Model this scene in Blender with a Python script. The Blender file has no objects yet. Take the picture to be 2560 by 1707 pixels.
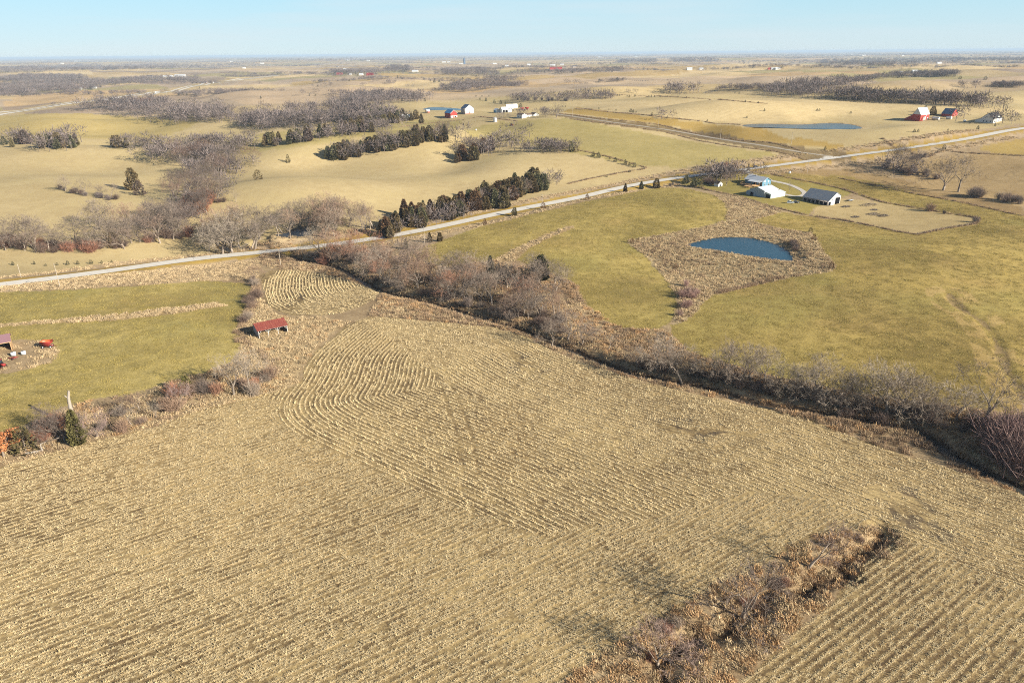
import bpy, bmesh, math, random
import numpy as np
from mathutils import Vector, Matrix

SC = bpy.context.scene
R = math.radians
rng = np.random.default_rng(7)
random.seed(7)

# ------------------------------------------------------------------ camera, sky, sun, exposure
CAM_Z, FOC = 100.0, 1730.0                 # metres above the creek field; focal length in photo pixels (2560 wide)
PITCH, ROLL = math.atan(720 / FOC), R(0.49)
_f = np.array([0, math.cos(PITCH), -math.sin(PITCH)])
_r0 = np.array([1.0, 0, 0]); _u0 = np.cross(_r0, _f)
_r = _r0 * math.cos(ROLL) - _u0 * math.sin(ROLL)
_u = _u0 * math.cos(ROLL) + _r0 * math.sin(ROLL)
cam = bpy.data.cameras.new('camera'); cam_o = bpy.data.objects.new('camera', cam)
SC.collection.objects.link(cam_o); SC.camera = cam_o
cam.sensor_width = 36.0; cam.lens = 36.0 * FOC / 2560.0
cam.clip_start = 1.0; cam.clip_end = 200000.0
cam_o.matrix_world = Matrix(((_r[0], _u[0], -_f[0], 0), (_r[1], _u[1], -_f[1], 0), (_r[2], _u[2], -_f[2], CAM_Z), (0, 0, 0, 1)))

SUN_AZ, SUN_EL = R(121), R(23)              # clockwise from +Y (the view direction)
sun_dir = Vector((math.sin(SUN_AZ) * math.cos(SUN_EL), math.cos(SUN_AZ) * math.cos(SUN_EL), math.sin(SUN_EL)))
sun = bpy.data.lights.new('sun', 'SUN'); sun.energy = 5.0; sun.angle = R(0.53); sun.color = (1.0, 0.915, 0.77)
sun_o = bpy.data.objects.new('sun', sun); SC.collection.objects.link(sun_o)
sun_o.rotation_euler = (-sun_dir).to_track_quat('-Z', 'Y').to_euler()

world = bpy.data.worlds.new('World'); SC.world = world; world.use_nodes = True
wn, wl = world.node_tree.nodes, world.node_tree.links
wn.clear()
w_out = wn.new('ShaderNodeOutputWorld'); w_bg = wn.new('ShaderNodeBackground'); w_bg.inputs['Strength'].default_value = 0.05
sky = wn.new('ShaderNodeTexSky'); sky.sky_type = 'NISHITA'; sky.sun_disc = False
sky.sun_elevation = SUN_EL; sky.sun_rotation = SUN_AZ
sky.altitude = 300; sky.air_density = 0.65; sky.dust_density = 0.0; sky.ozone_density = 3.2
# pale veil towards the horizon and thin cirrus, by direction
wtc = wn.new('ShaderNodeTexCoord'); wmap = wn.new('ShaderNodeMapping'); wmap.inputs['Scale'].default_value = (1.6, 1.6, 22.0)
wmap.inputs['Rotation'].default_value = (R(2), R(5), 0)
wno = wn.new('ShaderNodeTexNoise'); wno.inputs['Scale'].default_value = 1.4; wno.inputs['Detail'].default_value = 5
wrm = wn.new('ShaderNodeMapRange'); wrm.inputs['From Min'].default_value = 0.47; wrm.inputs['From Max'].default_value = 0.72; wrm.inputs['To Max'].default_value = 0.5
wmx = wn.new('ShaderNodeMix'); wmx.data_type = 'RGBA'; wvl = wn.new('ShaderNodeMix'); wvl.data_type = 'RGBA'
wsp = wn.new('ShaderNodeSeparateXYZ'); wel = wn.new('ShaderNodeMapRange'); wel.interpolation_type = 'SMOOTHSTEP'; wel.inputs['From Min'].default_value = 0.0; wel.inputs['From Max'].default_value = 0.35; wel.inputs['To Min'].default_value = 0.85; wel.inputs['To Max'].default_value = 0.0
wl.new(wtc.outputs['Generated'], wsp.inputs['Vector']); wl.new(wsp.outputs['Z'], wel.inputs['Value']); wl.new(wel.outputs['Result'], wvl.inputs['Factor'])
wl.new(sky.outputs['Color'], wvl.inputs['A']); wvr = wn.new('ShaderNodeValToRGB'); wl.new(wsp.outputs['Z'], wvr.inputs['Fac']); wl.new(wvr.outputs['Color'], wvl.inputs['B'])
for i_, (p_, c_) in enumerate(((0.0, (6.8, 8.1, 8.6)), (0.085, (5.1, 8.7, 9.9)), (0.5, (1.3, 2.8, 4.6)))):
    e_ = wvr.color_ramp.elements[i_] if i_ < 2 else wvr.color_ramp.elements.new(p_)
    e_.position = p_; e_.color = (*c_, 1)
wl.new(wtc.outputs['Generated'], wmap.inputs['Vector']); wl.new(wmap.outputs['Vector'], wno.inputs['Vector'])
wl.new(wno.outputs['Fac'], wrm.inputs['Value']); wl.new(wrm.outputs['Result'], wmx.inputs['Factor'])
wl.new(wvl.outputs['Result'], wmx.inputs['A']); wmx.inputs['B'].default_value = (7.4, 8.1, 8.5, 1)
wl.new(wmx.outputs['Result'], w_bg.inputs['Color']); wl.new(w_bg.outputs['Background'], w_out.inputs['Surface'])

SC.view_settings.view_transform = 'Standard'; SC.view_settings.look = 'None'
SC.view_settings.gamma = 1.0; SC.view_settings.use_curve_mapping = False
SC.view_settings.exposure = 1.05
SC.render.engine = 'CYCLES'
SC.cycles.max_bounces = 4; SC.cycles.diffuse_bounces = 2; SC.cycles.glossy_bounces = 2
SC.cycles.transmission_bounces = 2; SC.cycles.volume_bounces = 0; SC.cycles.transparent_max_bounces = 6
SC.cycles.use_denoising = False
SC.cycles.filter_width = 1.05

# ------------------------------------------------------------------ scene-graph helpers
COL = SC.collection
def tag(o, label=None, cat=None, group=None, kind=None):
    if label: o['label'] = label
    if cat: o['category'] = cat
    if group: o['group'] = group
    if kind: o['kind'] = kind
    return o
def empty(name, loc, rz=0.0, scale=1.0):
    o = bpy.data.objects.new(name, None); COL.objects.link(o)
    o.location = loc; o.rotation_euler = (0, 0, rz); o.scale = (scale,) * 3
    o.empty_display_size = 0.5
    return o
def mesh_np(name, V, F, mat=None, smooth=False, uniform=None):
    """V (n,3), F list/array of equal-length polygons"""
    me = bpy.data.meshes.new(name)
    V = np.asarray(V, np.float32); F = np.asarray(F, np.int32)
    n, k = F.shape
    me.vertices.add(len(V)); me.vertices.foreach_set('co', V.ravel())
    me.loops.add(n * k); me.loops.foreach_set('vertex_index', F.ravel())
    me.polygons.add(n); me.polygons.foreach_set('loop_start', np.arange(0, n * k, k, dtype=np.int32))
    try: me.polygons.foreach_set('loop_total', np.full(n, k, np.int32))
    except Exception: pass
    if smooth: me.polygons.foreach_set('use_smooth', np.ones(n, bool))
    me.update(calc_edges=True)
    if mat: me.materials.append(mat)
    return me
def attr(me, name, typ, data, dom='POINT'):
    a = me.attributes.new(name, typ, dom)
    key = {'FLOAT': 'value', 'INT': 'value', 'FLOAT_VECTOR': 'vector', 'FLOAT_COLOR': 'color'}[typ]
    a.data.foreach_set(key, np.asarray(data, np.int32 if typ == 'INT' else np.float32).ravel())
def put(name, me, parent=None):
    o = bpy.data.objects.new(name, me); COL.objects.link(o)
    if parent is not None: o.parent = parent
    return o
def dup(o, parent=None):
    c = o.copy(); COL.objects.link(c)
    if parent is not None: c.parent = parent
    return c

# ------------------------------------------------------------------ materials
def mat_new(name):
    m = bpy.data.materials.new(name); m.use_nodes = True
    return m, m.node_tree.nodes, m.node_tree.links, m.node_tree.nodes['Principled BSDF']
def plain(name, col, rough=0.8, spec=0.2, var=0.12, scale=3.0, metallic=0.0, streak=None):
    """base colour with weathering noise; streak=(colour, amount) adds rust / stain streaks of their own shape"""
    m, n, l, b = mat_new(name)
    b.inputs['Roughness'].default_value = rough; b.inputs['Specular IOR Level'].default_value = spec; b.inputs['Metallic'].default_value = metallic
    tc = n.new('ShaderNodeTexCoord'); no = n.new('ShaderNodeTexNoise'); no.inputs['Scale'].default_value = scale; no.inputs['Detail'].default_value = 4
    l.new(tc.outputs['Object'], no.inputs['Vector'])
    mx = n.new('ShaderNodeMix'); mx.data_type = 'RGBA'
    mx.inputs['A'].default_value = (*[max(0, c * (1 - 2 * var)) for c in col], 1); mx.inputs['B'].default_value = (*[min(1, c * (1 + 1.4 * var)) for c in col], 1)
    l.new(no.outputs['Fac'], mx.inputs['Factor'])
    out = mx.outputs['Result']
    if streak:
        mp = n.new('ShaderNodeMapping'); mp.inputs['Scale'].default_value = (4.0, 0.35, 0.35)
        ns = n.new('ShaderNodeTexNoise'); ns.inputs['Scale'].default_value = 1.5; ns.inputs['Detail'].default_value = 5
        l.new(tc.outputs['Object'], mp.inputs['Vector']); l.new(mp.outputs['Vector'], ns.inputs['Vector'])
        rm = n.new('ShaderNodeMapRange'); rm.inputs['From Min'].default_value = 0.52; rm.inputs['From Max'].default_value = 0.66; rm.inputs['To Max'].default_value = streak[1]
        l.new(ns.outputs['Fac'], rm.inputs['Value'])
        m2 = n.new('ShaderNodeMix'); m2.data_type = 'RGBA'; m2.inputs['B'].default_value = (*streak[0], 1)
        l.new(out, m2.inputs['A']); l.new(rm.outputs['Result'], m2.inputs['Factor']); out = m2.outputs['Result']
    l.new(out, b.inputs['Base Color'])
    return m
def plant_mat(name, lo, hi, objcol=False, rnd=0.25, rough=0.9, attr_name='c'):
    """foliage / twig / straw colour from a per-face value 'c', varied per plant"""
    m, n, l, b = mat_new(name)
    b.inputs['Roughness'].default_value = rough; b.inputs['Specular IOR Level'].default_value = 0.1
    at = n.new('ShaderNodeAttribute'); at.attribute_name = attr_name
    mx = n.new('ShaderNodeMix'); mx.data_type = 'RGBA'; mx.inputs['A'].default_value = (*lo, 1); mx.inputs['B'].default_value = (*hi, 1)
    l.new(at.outputs['Fac'], mx.inputs['Factor'])
    oi = n.new('ShaderNodeObjectInfo')
    rm = n.new('ShaderNodeMapRange'); rm.inputs['To Min'].default_value = 1 - rnd; rm.inputs['To Max'].default_value = 1 + rnd
    l.new(oi.outputs['Random'], rm.inputs['Value'])
    ml = n.new('ShaderNodeVectorMath'); ml.operation = 'SCALE'
    l.new(mx.outputs['Result'], ml.inputs[0]); l.new(rm.outputs['Result'], ml.inputs['Scale'])
    out = ml.outputs['Vector']
    if objcol:
        mm = n.new('ShaderNodeVectorMath'); mm.operation = 'MULTIPLY'
        l.new(out, mm.inputs[0]); l.new(oi.outputs['Color'], mm.inputs[1]); out = mm.outputs['Vector']
    l.new(out, b.inputs['Base Color'])
    return m
# ------------------------------------------------------------------ terrain: one height function for everything
def S(t):
    t = np.clip(t, 0, 1); return t * t * (3 - 2 * t)
_wr = np.random.default_rng(3)
def _waves(n, lo, hi):
    lam = _wr.uniform(lo, hi, n); th = _wr.uniform(0, math.pi, n); ph = _wr.uniform(0, 6.28, n)
    return [(math.cos(t) * 6.283 / L, math.sin(t) * 6.283 / L, p) for L, t, p in zip(lam, th, ph)]
W0, W1, W2 = _waves(7, 170, 330), _waves(7, 420, 900), _waves(7, 2200, 6000)
def _wsum(ws, x, y):
    s = 0
    for a, b, p in ws: s = s + np.sin(a * x + b * y + p)
    return s / math.sqrt(len(ws) / 2)
DRAWS = []                                   # wooded hollows: (centre line, depth, sigma, box)
BUMPS = []                                   # (x, y, amplitude, sigma along, sigma across, angle)
def base_height(x, y):
    x = np.asarray(x, float); y = np.asarray(y, float)
    r = np.hypot(x, y); th = np.arctan2(x, y)
    L = S((th + 0.15) / 0.55)
    A = np.where(th > -0.15, 17 + 20 * L, 17 * S((th + 0.5) / 0.35))
    A = A + (12 - A) * S((r - 2200) / 5000)
    z = A * S((r - 450) / 520)
    z = z + 2.9 * S((r - 330) / 250) * _wsum(W0, x, y) * (1 - 0.6 * S((r - 3000) / 4000))
    z = z + 3.0 * S((r - 500) / 900) * _wsum(W1, x, y)
    z = z + 9.0 * S((r - 1800) / 6000) * _wsum(W2, x, y)
    z = z + 0.35 * np.sin(x / 31 + 1) * np.sin(y / 43)
    for bx, by, a, s1, s2, an in BUMPS:
        dx, dy = x - bx, y - by; c, s = math.cos(an), math.sin(an)
        z = z + a * np.exp(-0.5 * (((dx * c + dy * s) / s1) ** 2 + ((-dx * s + dy * c) / s2) ** 2))
    for L, dep, sg, bb in DRAWS:
        m = (x > bb[0]) & (x < bb[1]) & (y > bb[2]) & (y < bb[3])
        if np.any(m): z = np.array(z, float); d = seg_dist(x[m], y[m], L)[0]; z[m] = z[m] - dep * np.exp(-0.5 * (d / sg) ** 2)
    return z
CARVE = []                                   # ponds and channels, filled in below
def height(x, y):
    x = np.asarray(x, float); y = np.asarray(y, float)
    z = base_height(x, y)
    for fn in CARVE: z = fn(x, y, z)
    return z
CAMP = np.array([0, 0, CAM_Z])
def rays(p):
    p = np.atleast_2d(np.asarray(p, float))
    d = FOC * _f + (p[:, :1] - 1280) * _r - (p[:, 1:2] - 853.5) * _u
    return d / np.linalg.norm(d, axis=1, keepdims=True)
def on_plane(p, z):
    d = rays(p); t = (z - CAM_Z) / d[:, 2:3]; return CAMP + d * t
def ground_at(p, fn=None):
    """photo pixels -> points on the terrain (first hit of the sight line)"""
    d = rays(p); n = len(d)
    if n > 260: return np.vstack([ground_at(np.atleast_2d(p)[i:i + 260], fn) for i in range(0, n, 260)])
    slope = np.minimum(d[:, 2], -0.0012)
    t0 = np.maximum((72 - CAM_Z) / slope, 60.0); t1 = np.minimum((CAM_Z + 40) / -slope, 90000.0)
    ns = 420; T = t0[:, None] * (t1 / t0)[:, None] ** np.linspace(0, 1, ns)[None, :]
    Q = CAMP + d[:, None, :] * T[..., None]
    below = Q[..., 2] < base_height(Q[..., 0], Q[..., 1]); below[:, -1] = True
    k = np.maximum(below.argmax(1), 1); i = np.arange(n); lo, hi = T[i, k - 1], T[i, k]
    for _ in range(14):
        m = (lo + hi) / 2; q = CAMP + d * m[:, None]
        b = q[:, 2] < base_height(q[:, 0], q[:, 1]); hi = np.where(b, m, hi); lo = np.where(b, lo, m)
    q = CAMP + d * hi[:, None]
    if fn is not base_height:
        for _ in range(3):
            z = height(q[:, 0], q[:, 1]); tt = np.clip((z - CAM_Z) / slope, hi * 0.96, hi * 1.04); q = CAMP + d * tt[:, None]
        q[:, 2] = height(q[:, 0], q[:, 1])
    return q
def densify(p, n=6, closed=True):
    p = np.asarray(p, float); q = np.roll(p, -1, 0) if closed else p[1:]
    a = p if closed else p[:-1]
    out = [a + (q - a) * k / n for k in range(n)]
    o = np.stack(out, 1).reshape(-1, 2)
    return o if closed else np.vstack([o, p[-1:]])
def smooth_line(p, n=8):
    """Catmull-Rom through the points"""
    p = np.asarray(p, float); P = np.vstack([2 * p[0] - p[1], p, 2 * p[-1] - p[-2]]); out = []
    for i in range(1, len(P) - 2):
        for k in range(n):
            t = k / n
            out.append(0.5 * (2 * P[i] + (P[i + 1] - P[i - 1]) * t + (2 * P[i - 1] - 5 * P[i] + 4 * P[i + 1] - P[i + 2]) * t * t + (3 * P[i] - P[i - 1] - 3 * P[i + 1] + P[i + 2]) * t ** 3))
    out.append(p[-1]); return np.array(out)
def seg_dist(x, y, L, want_side=False):
    """distance from points to an open polyline L (n,2); also nearest point"""
    d2 = np.full(np.shape(x), 1e18); nx = np.zeros_like(d2); ny = np.zeros_like(d2); sd = np.zeros_like(d2)
    for (x0, y0), (x1, y1) in zip(L[:-1], L[1:]):
        ex, ey = x1 - x0, y1 - y0; l2 = ex * ex + ey * ey + 1e-9
        t = np.clip(((x - x0) * ex + (y - y0) * ey) / l2, 0, 1)
        qx, qy = x0 + t * ex, y0 + t * ey
        dd = (x - qx) ** 2 + (y - qy) ** 2; m = dd < d2
        d2 = np.where(m, dd, d2); nx = np.where(m, qx, nx); ny = np.where(m, qy, ny)
        if want_side: sd = np.where(m, np.sign(ex * (y - y0) - ey * (x - x0)), sd)
    return (np.sqrt(d2), nx, ny, sd) if want_side else (np.sqrt(d2), nx, ny)
def inside(x, y, P):
    P = np.asarray(P); res = np.zeros(np.shape(x), bool)
    bb = (x > P[:, 0].min()) & (x < P[:, 0].max()) & (y > P[:, 1].min()) & (y < P[:, 1].max())
    if not bb.any(): return res
    xs, ys = x[bb], y[bb]; c = np.zeros(xs.shape, bool)
    x0, y0 = P[-1]
    for x1, y1 in P:
        if y0 != y1:
            c ^= ((y1 > ys) != (y0 > ys)) & (xs < (x0 - x1) * (ys - y1) / (y0 - y1) + x1)
        x0, y0 = x1, y1
    res[bb] = c; return res
def vnoise(x, y, s, seed=0):
    """cheap value noise, 0..1"""
    x = np.asarray(x) / s; y = np.asarray(y) / s
    xi, yi = np.floor(x).astype(np.int64), np.floor(y).astype(np.int64); fx, fy = S(x - xi), S(y - yi)
    def h(a, b):
        k = (a * 374761393 + b * 668265263 + seed * 974634777) & 0x7fffffff
        k = ((k ^ (k >> 13)) * 1274126177) & 0x7fffffff
        return ((k ^ (k >> 16)) & 0xffff) / 65535.0
    return (h(xi, yi) * (1 - fx) + h(xi + 1, yi) * fx) * (1 - fy) + (h(xi, yi + 1) * (1 - fx) + h(xi + 1, yi + 1) * fx) * fy

# hills whose crests show against what lies behind (placed where their crest stands)
for px, amp, s1, s2, an in [((1040, 372), 9, 95, 38, 0.15), ((170, 368), 8, 230, 55, -0.05), ((420, 300), 6, 160, 60, -0.25), ((880, 335), 5, 110, 38, 0.2),
                            ((150, 470), 5, 120, 60, 0.0), ((900, 455), 4, 120, 50, 0.3), ((1500, 345), 5, 150, 60, -0.3), ((1560, 265), 5, 260, 80, -0.1),
                            ((2300, 640), 3.5, 60, 60, 0), ((1500, 520), 2.5, 70, 40, 0.5), ((2440, 450), 3, 90, 50, 0), ((700, 245), 7, 300, 90, 0.1)]:
    q = on_plane([px], 8.0)[0]; BUMPS.append((q[0], q[1], amp * 1.3, s1, s2, an))

for px, dep, sg in [([(700, 622), (560, 580), (480, 540), (450, 490), (480, 440), (550, 400), (640, 366), (780, 342)], 6.5, 36), ([(-150, 612), (0, 618), (180, 622), (350, 604), (500, 572)], 3.5, 24), ([(790, 402), (880, 388), (1000, 366), (1120, 352)], 5.0, 26), ([(420, 330), (300, 300), (180, 272)], 5.0, 60), ([(1120, 418), (1190, 392), (1260, 350)], 4.0, 22), ([(1560, 240), (1400, 252), (1260, 258)], 4.0, 70)]:
    L = on_plane(px, 6.0)[:, :2]; DRAWS.append((L, dep, sg, (L[:, 0].min() - 4 * sg, L[:, 0].max() + 4 * sg, L[:, 1].min() - 4 * sg, L[:, 1].max() + 4 * sg)))
# water levels and basins
POND = [(1716, 613), (1738, 606), (1766, 599), (1803, 594), (1856, 594), (1893, 598), (1932, 608), (1960, 620), (1977, 634), (1983, 648), (1974, 654), (1921, 648), (1856, 638), (1780, 626), (1738, 619)]
POND2 = [(1852, 314), (1880, 311), (1920, 310), (2001, 312), (2056, 309), (2110, 310), (2143, 316), (2149, 322), (2083, 323), (2001, 322), (1920, 319), (1879, 318)]
POND3 = [(1056, 273), (1081, 268.5), (1119, 270), (1153, 273), (1160, 276), (1115, 275.5), (1089, 275.5), (1064, 275)]
PUDDLE = [(735, 570), (765, 566), (778, 580), (768, 590), (735, 592), (700, 592), (690, 587), (720, 582)]
PUDDLE2 = [(545, 617), (562, 615), (578, 628), (570, 632), (552, 624)]
def add_pond(poly, depth=0.8, bank=10.0, dz=-0.5):
    c = ground_at([np.mean(poly, 0)], base_height)[0]; lev = c[2] + dz
    P = on_plane(smooth_line(np.vstack([poly, poly[:1]]), 5)[:-1], lev)
    Q = P[:, :2]; ring = np.vstack([Q, Q[:1]]); bb = (Q.min(0) - bank * 2, Q.max(0) + bank * 2)
    def fn(x, y, z):
        m = (x > bb[0][0]) & (x < bb[1][0]) & (y > bb[0][1]) & (y < bb[1][1])
        if not np.any(m): return z
        z = np.array(z, float); xs, ys = x[m], y[m]; d, _, _ = seg_dist(xs, ys, ring); ins = inside(xs, ys, Q)
        tgt = np.where(ins, lev - np.minimum(depth, 0.05 + d * 0.4), lev + 0.03 + d * min(0.10, 0.9 / bank))
        w = np.where(ins, 1.0, 1 - S((d - 1.5) / (bank - 1.5)))
        z[m] = z[m] * (1 - w) + tgt * w
        return z
    CARVE.append(fn); return P, lev
POND_W, POND_L = add_pond(POND, bank=9, dz=-0.6)
POND2_W, POND2_L = add_pond(POND2, bank=55, dz=0.3)
POND3_W, POND3_L = add_pond(POND3, bank=45)
PUD_W, PUD_L = add_pond(PUDDLE, bank=6, dz=-0.3)
PUD2_W, PUD2_L = add_pond(PUDDLE2, bank=5, dz=-0.3)
# the dam: its dry near face falls towards the creek
_dm = ground_at([(1850, 690)], base_height)[0]; BUMPS.append((_dm[0], _dm[1], -1.8, 45, 14, R(-34)))

CREEK = [(640, 610), (700, 628), (760, 648), (800, 655), (847, 668), (893, 691), (960, 725), (1040, 745), (1111, 762), (1204, 791), (1300, 818), (1380, 852), (1445, 876), (1520, 905), (1600, 932), (1700, 950), (1800, 972), (1900, 1003), (2031, 1021), (2188, 1050), (2305, 1072), (2383, 1128), (2480, 1180), (2560, 1215), (2700, 1290)]
CREEK_W = ground_at(smooth_line(CREEK, 6), base_height)[:, :2]
GULLY = [(2210, 1332), (2170, 1362), (2120, 1405), (2080, 1440), (2000, 1462), (1930, 1478), (1880, 1520), (1830, 1555), (1760, 1580), (1700, 1612), (1665, 1650), (1650, 1720), (1640, 1800)]
GULLY_W = ground_at(smooth_line(GULLY, 6), base_height)[:, :2]; GULLY_W = GULLY_W + np.c_[np.sin(np.arange(len(GULLY_W)) * 0.9), np.cos(np.arange(len(GULLY_W)) * 0.63)] * 0.9
def carve_line(L, depth, half, fade):
    bb = (L.min(0) - half - fade - 2, L.max(0) + half + fade + 2)
    def fn(x, y, z):
        m = (x > bb[0][0]) & (x < bb[1][0]) & (y > bb[0][1]) & (y < bb[1][1])
        if not np.any(m): return z
        z = np.array(z, float); d, _, _ = seg_dist(x[m], y[m], L)
        wob = 0.75 + 0.5 * vnoise(x[m], y[m], 9.0, 5)
        z[m] = z[m] - depth * wob * (1 - S((d - half) / fade))
        return z
    CARVE.append(fn)
carve_line(CREEK_W, 1.8, 1.0, 4.0)
carve_line(GULLY_W, 1.5, 0.3, 4.0)
DRAIN_W = ground_at(smooth_line([(2372, 735), (2398, 768), (2450, 800), (2490, 850), (2512, 905), (2540, 960), (2580, 1010)], 5), base_height)[:, :2]
carve_line(DRAIN_W, 0.35, 0.3, 3.0)

# ------------------------------------------------------------------ roads (world centre lines)
ROAD = [(-420, 760), (-200, 732), (0, 708), (160, 691), (320, 674), (480, 656), (640, 637), (776, 618), (870, 604), (994, 586), (1060, 574), (1184, 549), (1280, 526), (1416, 497), (1552, 472), (1634, 457), (1743, 438), (1851, 424), (1920, 415), (2001, 406), (2083, 396), (2192, 382), (2274, 370), (2382, 351), (2464, 337), (2560, 322), (2700, 303), (2900, 278)]
ROAD_W = ground_at(smooth_line(ROAD, 5))[:, :2]
GRAVEL = [(2083, 391), (2040, 387), (2001, 381), (1920, 365), (1845, 355), (1770, 343), (1700, 331), (1645, 321), (1517, 304), (1432, 291), (1390, 286)]
GRAVEL_W = ground_at(smooth_line(GRAVEL, 5))[:, :2]
DRIVE = [(1862, 425), (1878, 436), (1905, 446), (1932, 453), (1962, 459), (1984, 466), (2004, 476), (2012, 484), (2004, 490), (1988, 491), (1966, 487), (1952, 484)]
DRIVE_W = ground_at(smooth_line(DRIVE, 5))[:, :2]
HIGHWAY = [(-300, 312), (-120, 297), (0, 284), (90, 272), (163, 261), (299, 245), (408, 229.5), (544, 207), (640, 195), (720, 187)]
HIGHWAY_W = ground_at(smooth_line(HIGHWAY, 4))[:, :2]
def resample(L, step):
    L = np.asarray(L); s = np.r_[0, np.cumsum(np.hypot(*np.diff(L, axis=0).T))]
    n = max(2, int(s[-1] / step)); u = np.linspace(0, s[-1], n + 1)
    return np.c_[np.interp(u, s, L[:, 0]), np.interp(u, s, L[:, 1])]
def smooth_w(L, it):
    L = L.copy()
    for _ in range(it): L[1:-1] = (L[:-2] + 2 * L[1:-1] + L[2:]) / 4
    return L
ROAD_W = smooth_w(resample(ROAD_W, 4.0), 60)
GRAVEL_W = smooth_w(resample(GRAVEL_W, 4.0), 12); DRIVE_W = smooth_w(resample(DRIVE_W, 1.5), 3); HIGHWAY_W = smooth_w(resample(HIGHWAY_W, 14.0), 10)
# the road bed is graded: terrain is pulled to the smoothed profile near the centre line
def grade(L, half, fade, win):
    zc = height(L[:, 0], L[:, 1])
    for _ in range(win): zc[1:-1] = (zc[:-2] + 2 * zc[1:-1] + zc[2:]) / 4
    bb = (L.min(0) - half - fade, L.max(0) + half + fade)
    def fn(x, y, z):
        m = (x > bb[0][0]) & (x < bb[1][0]) & (y > bb[0][1]) & (y < bb[1][1])
        if not np.any(m): return z
        z = np.array(z, float); xs, ys = x[m], y[m]
        best = np.full(xs.shape, 1e18); zz = np.zeros(xs.shape)
        for k in range(len(L) - 1):
            ex, ey = L[k + 1] - L[k]; t = np.clip(((xs - L[k, 0]) * ex + (ys - L[k, 1]) * ey) / (ex * ex + ey * ey + 1e-9), 0, 1)
            dd = (xs - L[k, 0] - t * ex) ** 2 + (ys - L[k, 1] - t * ey) ** 2; b = dd < best
            best = np.where(b, dd, best); zz = np.where(b, zc[k] + t * (zc[k + 1] - zc[k]), zz)
        d = np.sqrt(best); w = 1 - S((d - half) / fade)
        z[m] = z[m] * (1 - w) + zz * w
        return z
    CARVE.append(fn); return zc
ROAD_STEP = ROAD_W[::3]
ROAD_Z = grade(ROAD_STEP, 4.6, 9, 25)
GRAVEL_Z = grade(GRAVEL_W[::3], 4.0, 7, 6)
# ------------------------------------------------------------------ field outlines, read on the terrain
def poly(px, n=4): return ground_at(densify(px, n))[:, :2]
CORN_PX = [(-200, 1215), (0, 1168), (140, 1130), (260, 1098), (380, 1070), (480, 1032), (600, 1002), (690, 978), (745, 962), (760, 940), (762, 915), (791, 877), (839, 842), (871, 812), (919, 793), (999, 796), (1046, 801), (1142, 809), (1239, 819), (1319, 844), (1399, 886), (1478, 914), (1558, 940), (1638, 962), (1757, 990), (1914, 1021), (2031, 1052), (2109, 1084), (2227, 1127), (2344, 1158), (2442, 1197), (2560, 1238), (2900, 1350), (2900, 2300), (-500, 2300)]
CORN = poly(CORN_PX)
GULLY_P = poly([(2216, 1328), (2130, 1322), (2031, 1338), (1923, 1398), (1859, 1432), (1795, 1457), (1735, 1497), (1676, 1526), (1607, 1566), (1523, 1625), (1439, 1684), (1340, 1760), (1300, 1850), (1700, 1900), (1834, 1707), (1893, 1659), (1957, 1605), (2021, 1546), (2090, 1487), (2140, 1437), (2199, 1373)])
CORN2 = poly([(651, 690), (680, 676), (743, 676), (807, 684), (855, 697), (903, 712), (950, 727), (935, 748), (900, 766), (855, 782), (807, 788), (743, 788), (696, 779), (667, 759), (660, 734)])
HAY_A = poly([(1021, 636), (1062, 618), (1124, 595), (1198, 567), (1280, 547), (1362, 528), (1470, 503), (1552, 487), (1620, 473), (1674, 468), (1729, 473), (1783, 487), (1812, 508), (1821, 527), (1812, 551), (1770, 565), (1688, 581), (1620, 592), (1574, 599), (1571, 608), (1606, 633), (1634, 663), (1672, 709), (1693, 740), (1696, 762), (1679, 805), (1657, 822), (1612, 822), (1556, 818), (1510, 801), (1478, 769), (1453, 737), (1440, 705), (1402, 692), (1340, 668), (1293, 652), (1240, 647), (1157, 663), (1102, 666), (1062, 657)])
WATERWAY = poly([(1432, 565), (1416, 566), (1334, 600), (1280, 625), (1225, 652), (1285, 652), (1296, 644), (1315, 627), (1361, 600), (1437, 569)])
HAY_B = poly([(1683, 812), (1700, 809), (1730, 790), (1752, 762), (1780, 740), (1837, 726), (1893, 712), (1949, 700), (2019, 687), (2087, 677), (2088, 658), (2061, 630), (2042, 599), (2030, 582), (1963, 573), (1920, 564), (1878, 553), (1920, 538), (1960, 530), (2015, 540), (2110, 553), (2192, 569), (2246, 581), (2293, 588), (2355, 574), (2437, 561), (2450, 548), (2206, 508), (2100, 472), (1960, 446), (1925, 440), (1974, 434), (2110, 441), (2178, 454), (2246, 471), (2328, 492), (2560, 540), (2900, 610), (2900, 1150), (2560, 1040), (2400, 1016), (2300, 1002), (2150, 985), (2000, 958), (1900, 930), (1766, 893), (1724, 878), (1680, 835)])
YARD = poly([(1700, 462), (1742, 442), (1860, 428), (1930, 440), (2100, 471), (2130, 482), (2040, 520), (2015, 538), (1920, 514), (1850, 491), (1790, 479), (1740, 470)])
PADDOCK = poly([(2040, 518), (2100, 495), (2206, 507), (2449, 547), (2437, 560), (2355, 573), (2293, 587), (2246, 580), (2192, 568), (2110, 551), (2030, 540)])
HAY_L = poly([(-200, 742), (0, 731), (127, 726), (287, 719), (414, 710), (510, 702), (600, 706), (625, 716), (636, 740), (622, 776), (596, 815), (599, 853), (602, 878), (574, 904), (510, 930), (446, 946), (383, 971), (335, 985), (223, 1000), (150, 1020), (96, 1051), (0, 1083), (-200, 1150)])
HAY_L_STRIP = poly([(-200, 822), (0, 811), (127, 800), (287, 786), (420, 770), (542, 757), (566, 764), (446, 783), (287, 801), (96, 810), (0, 818), (-200, 832)])
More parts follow.
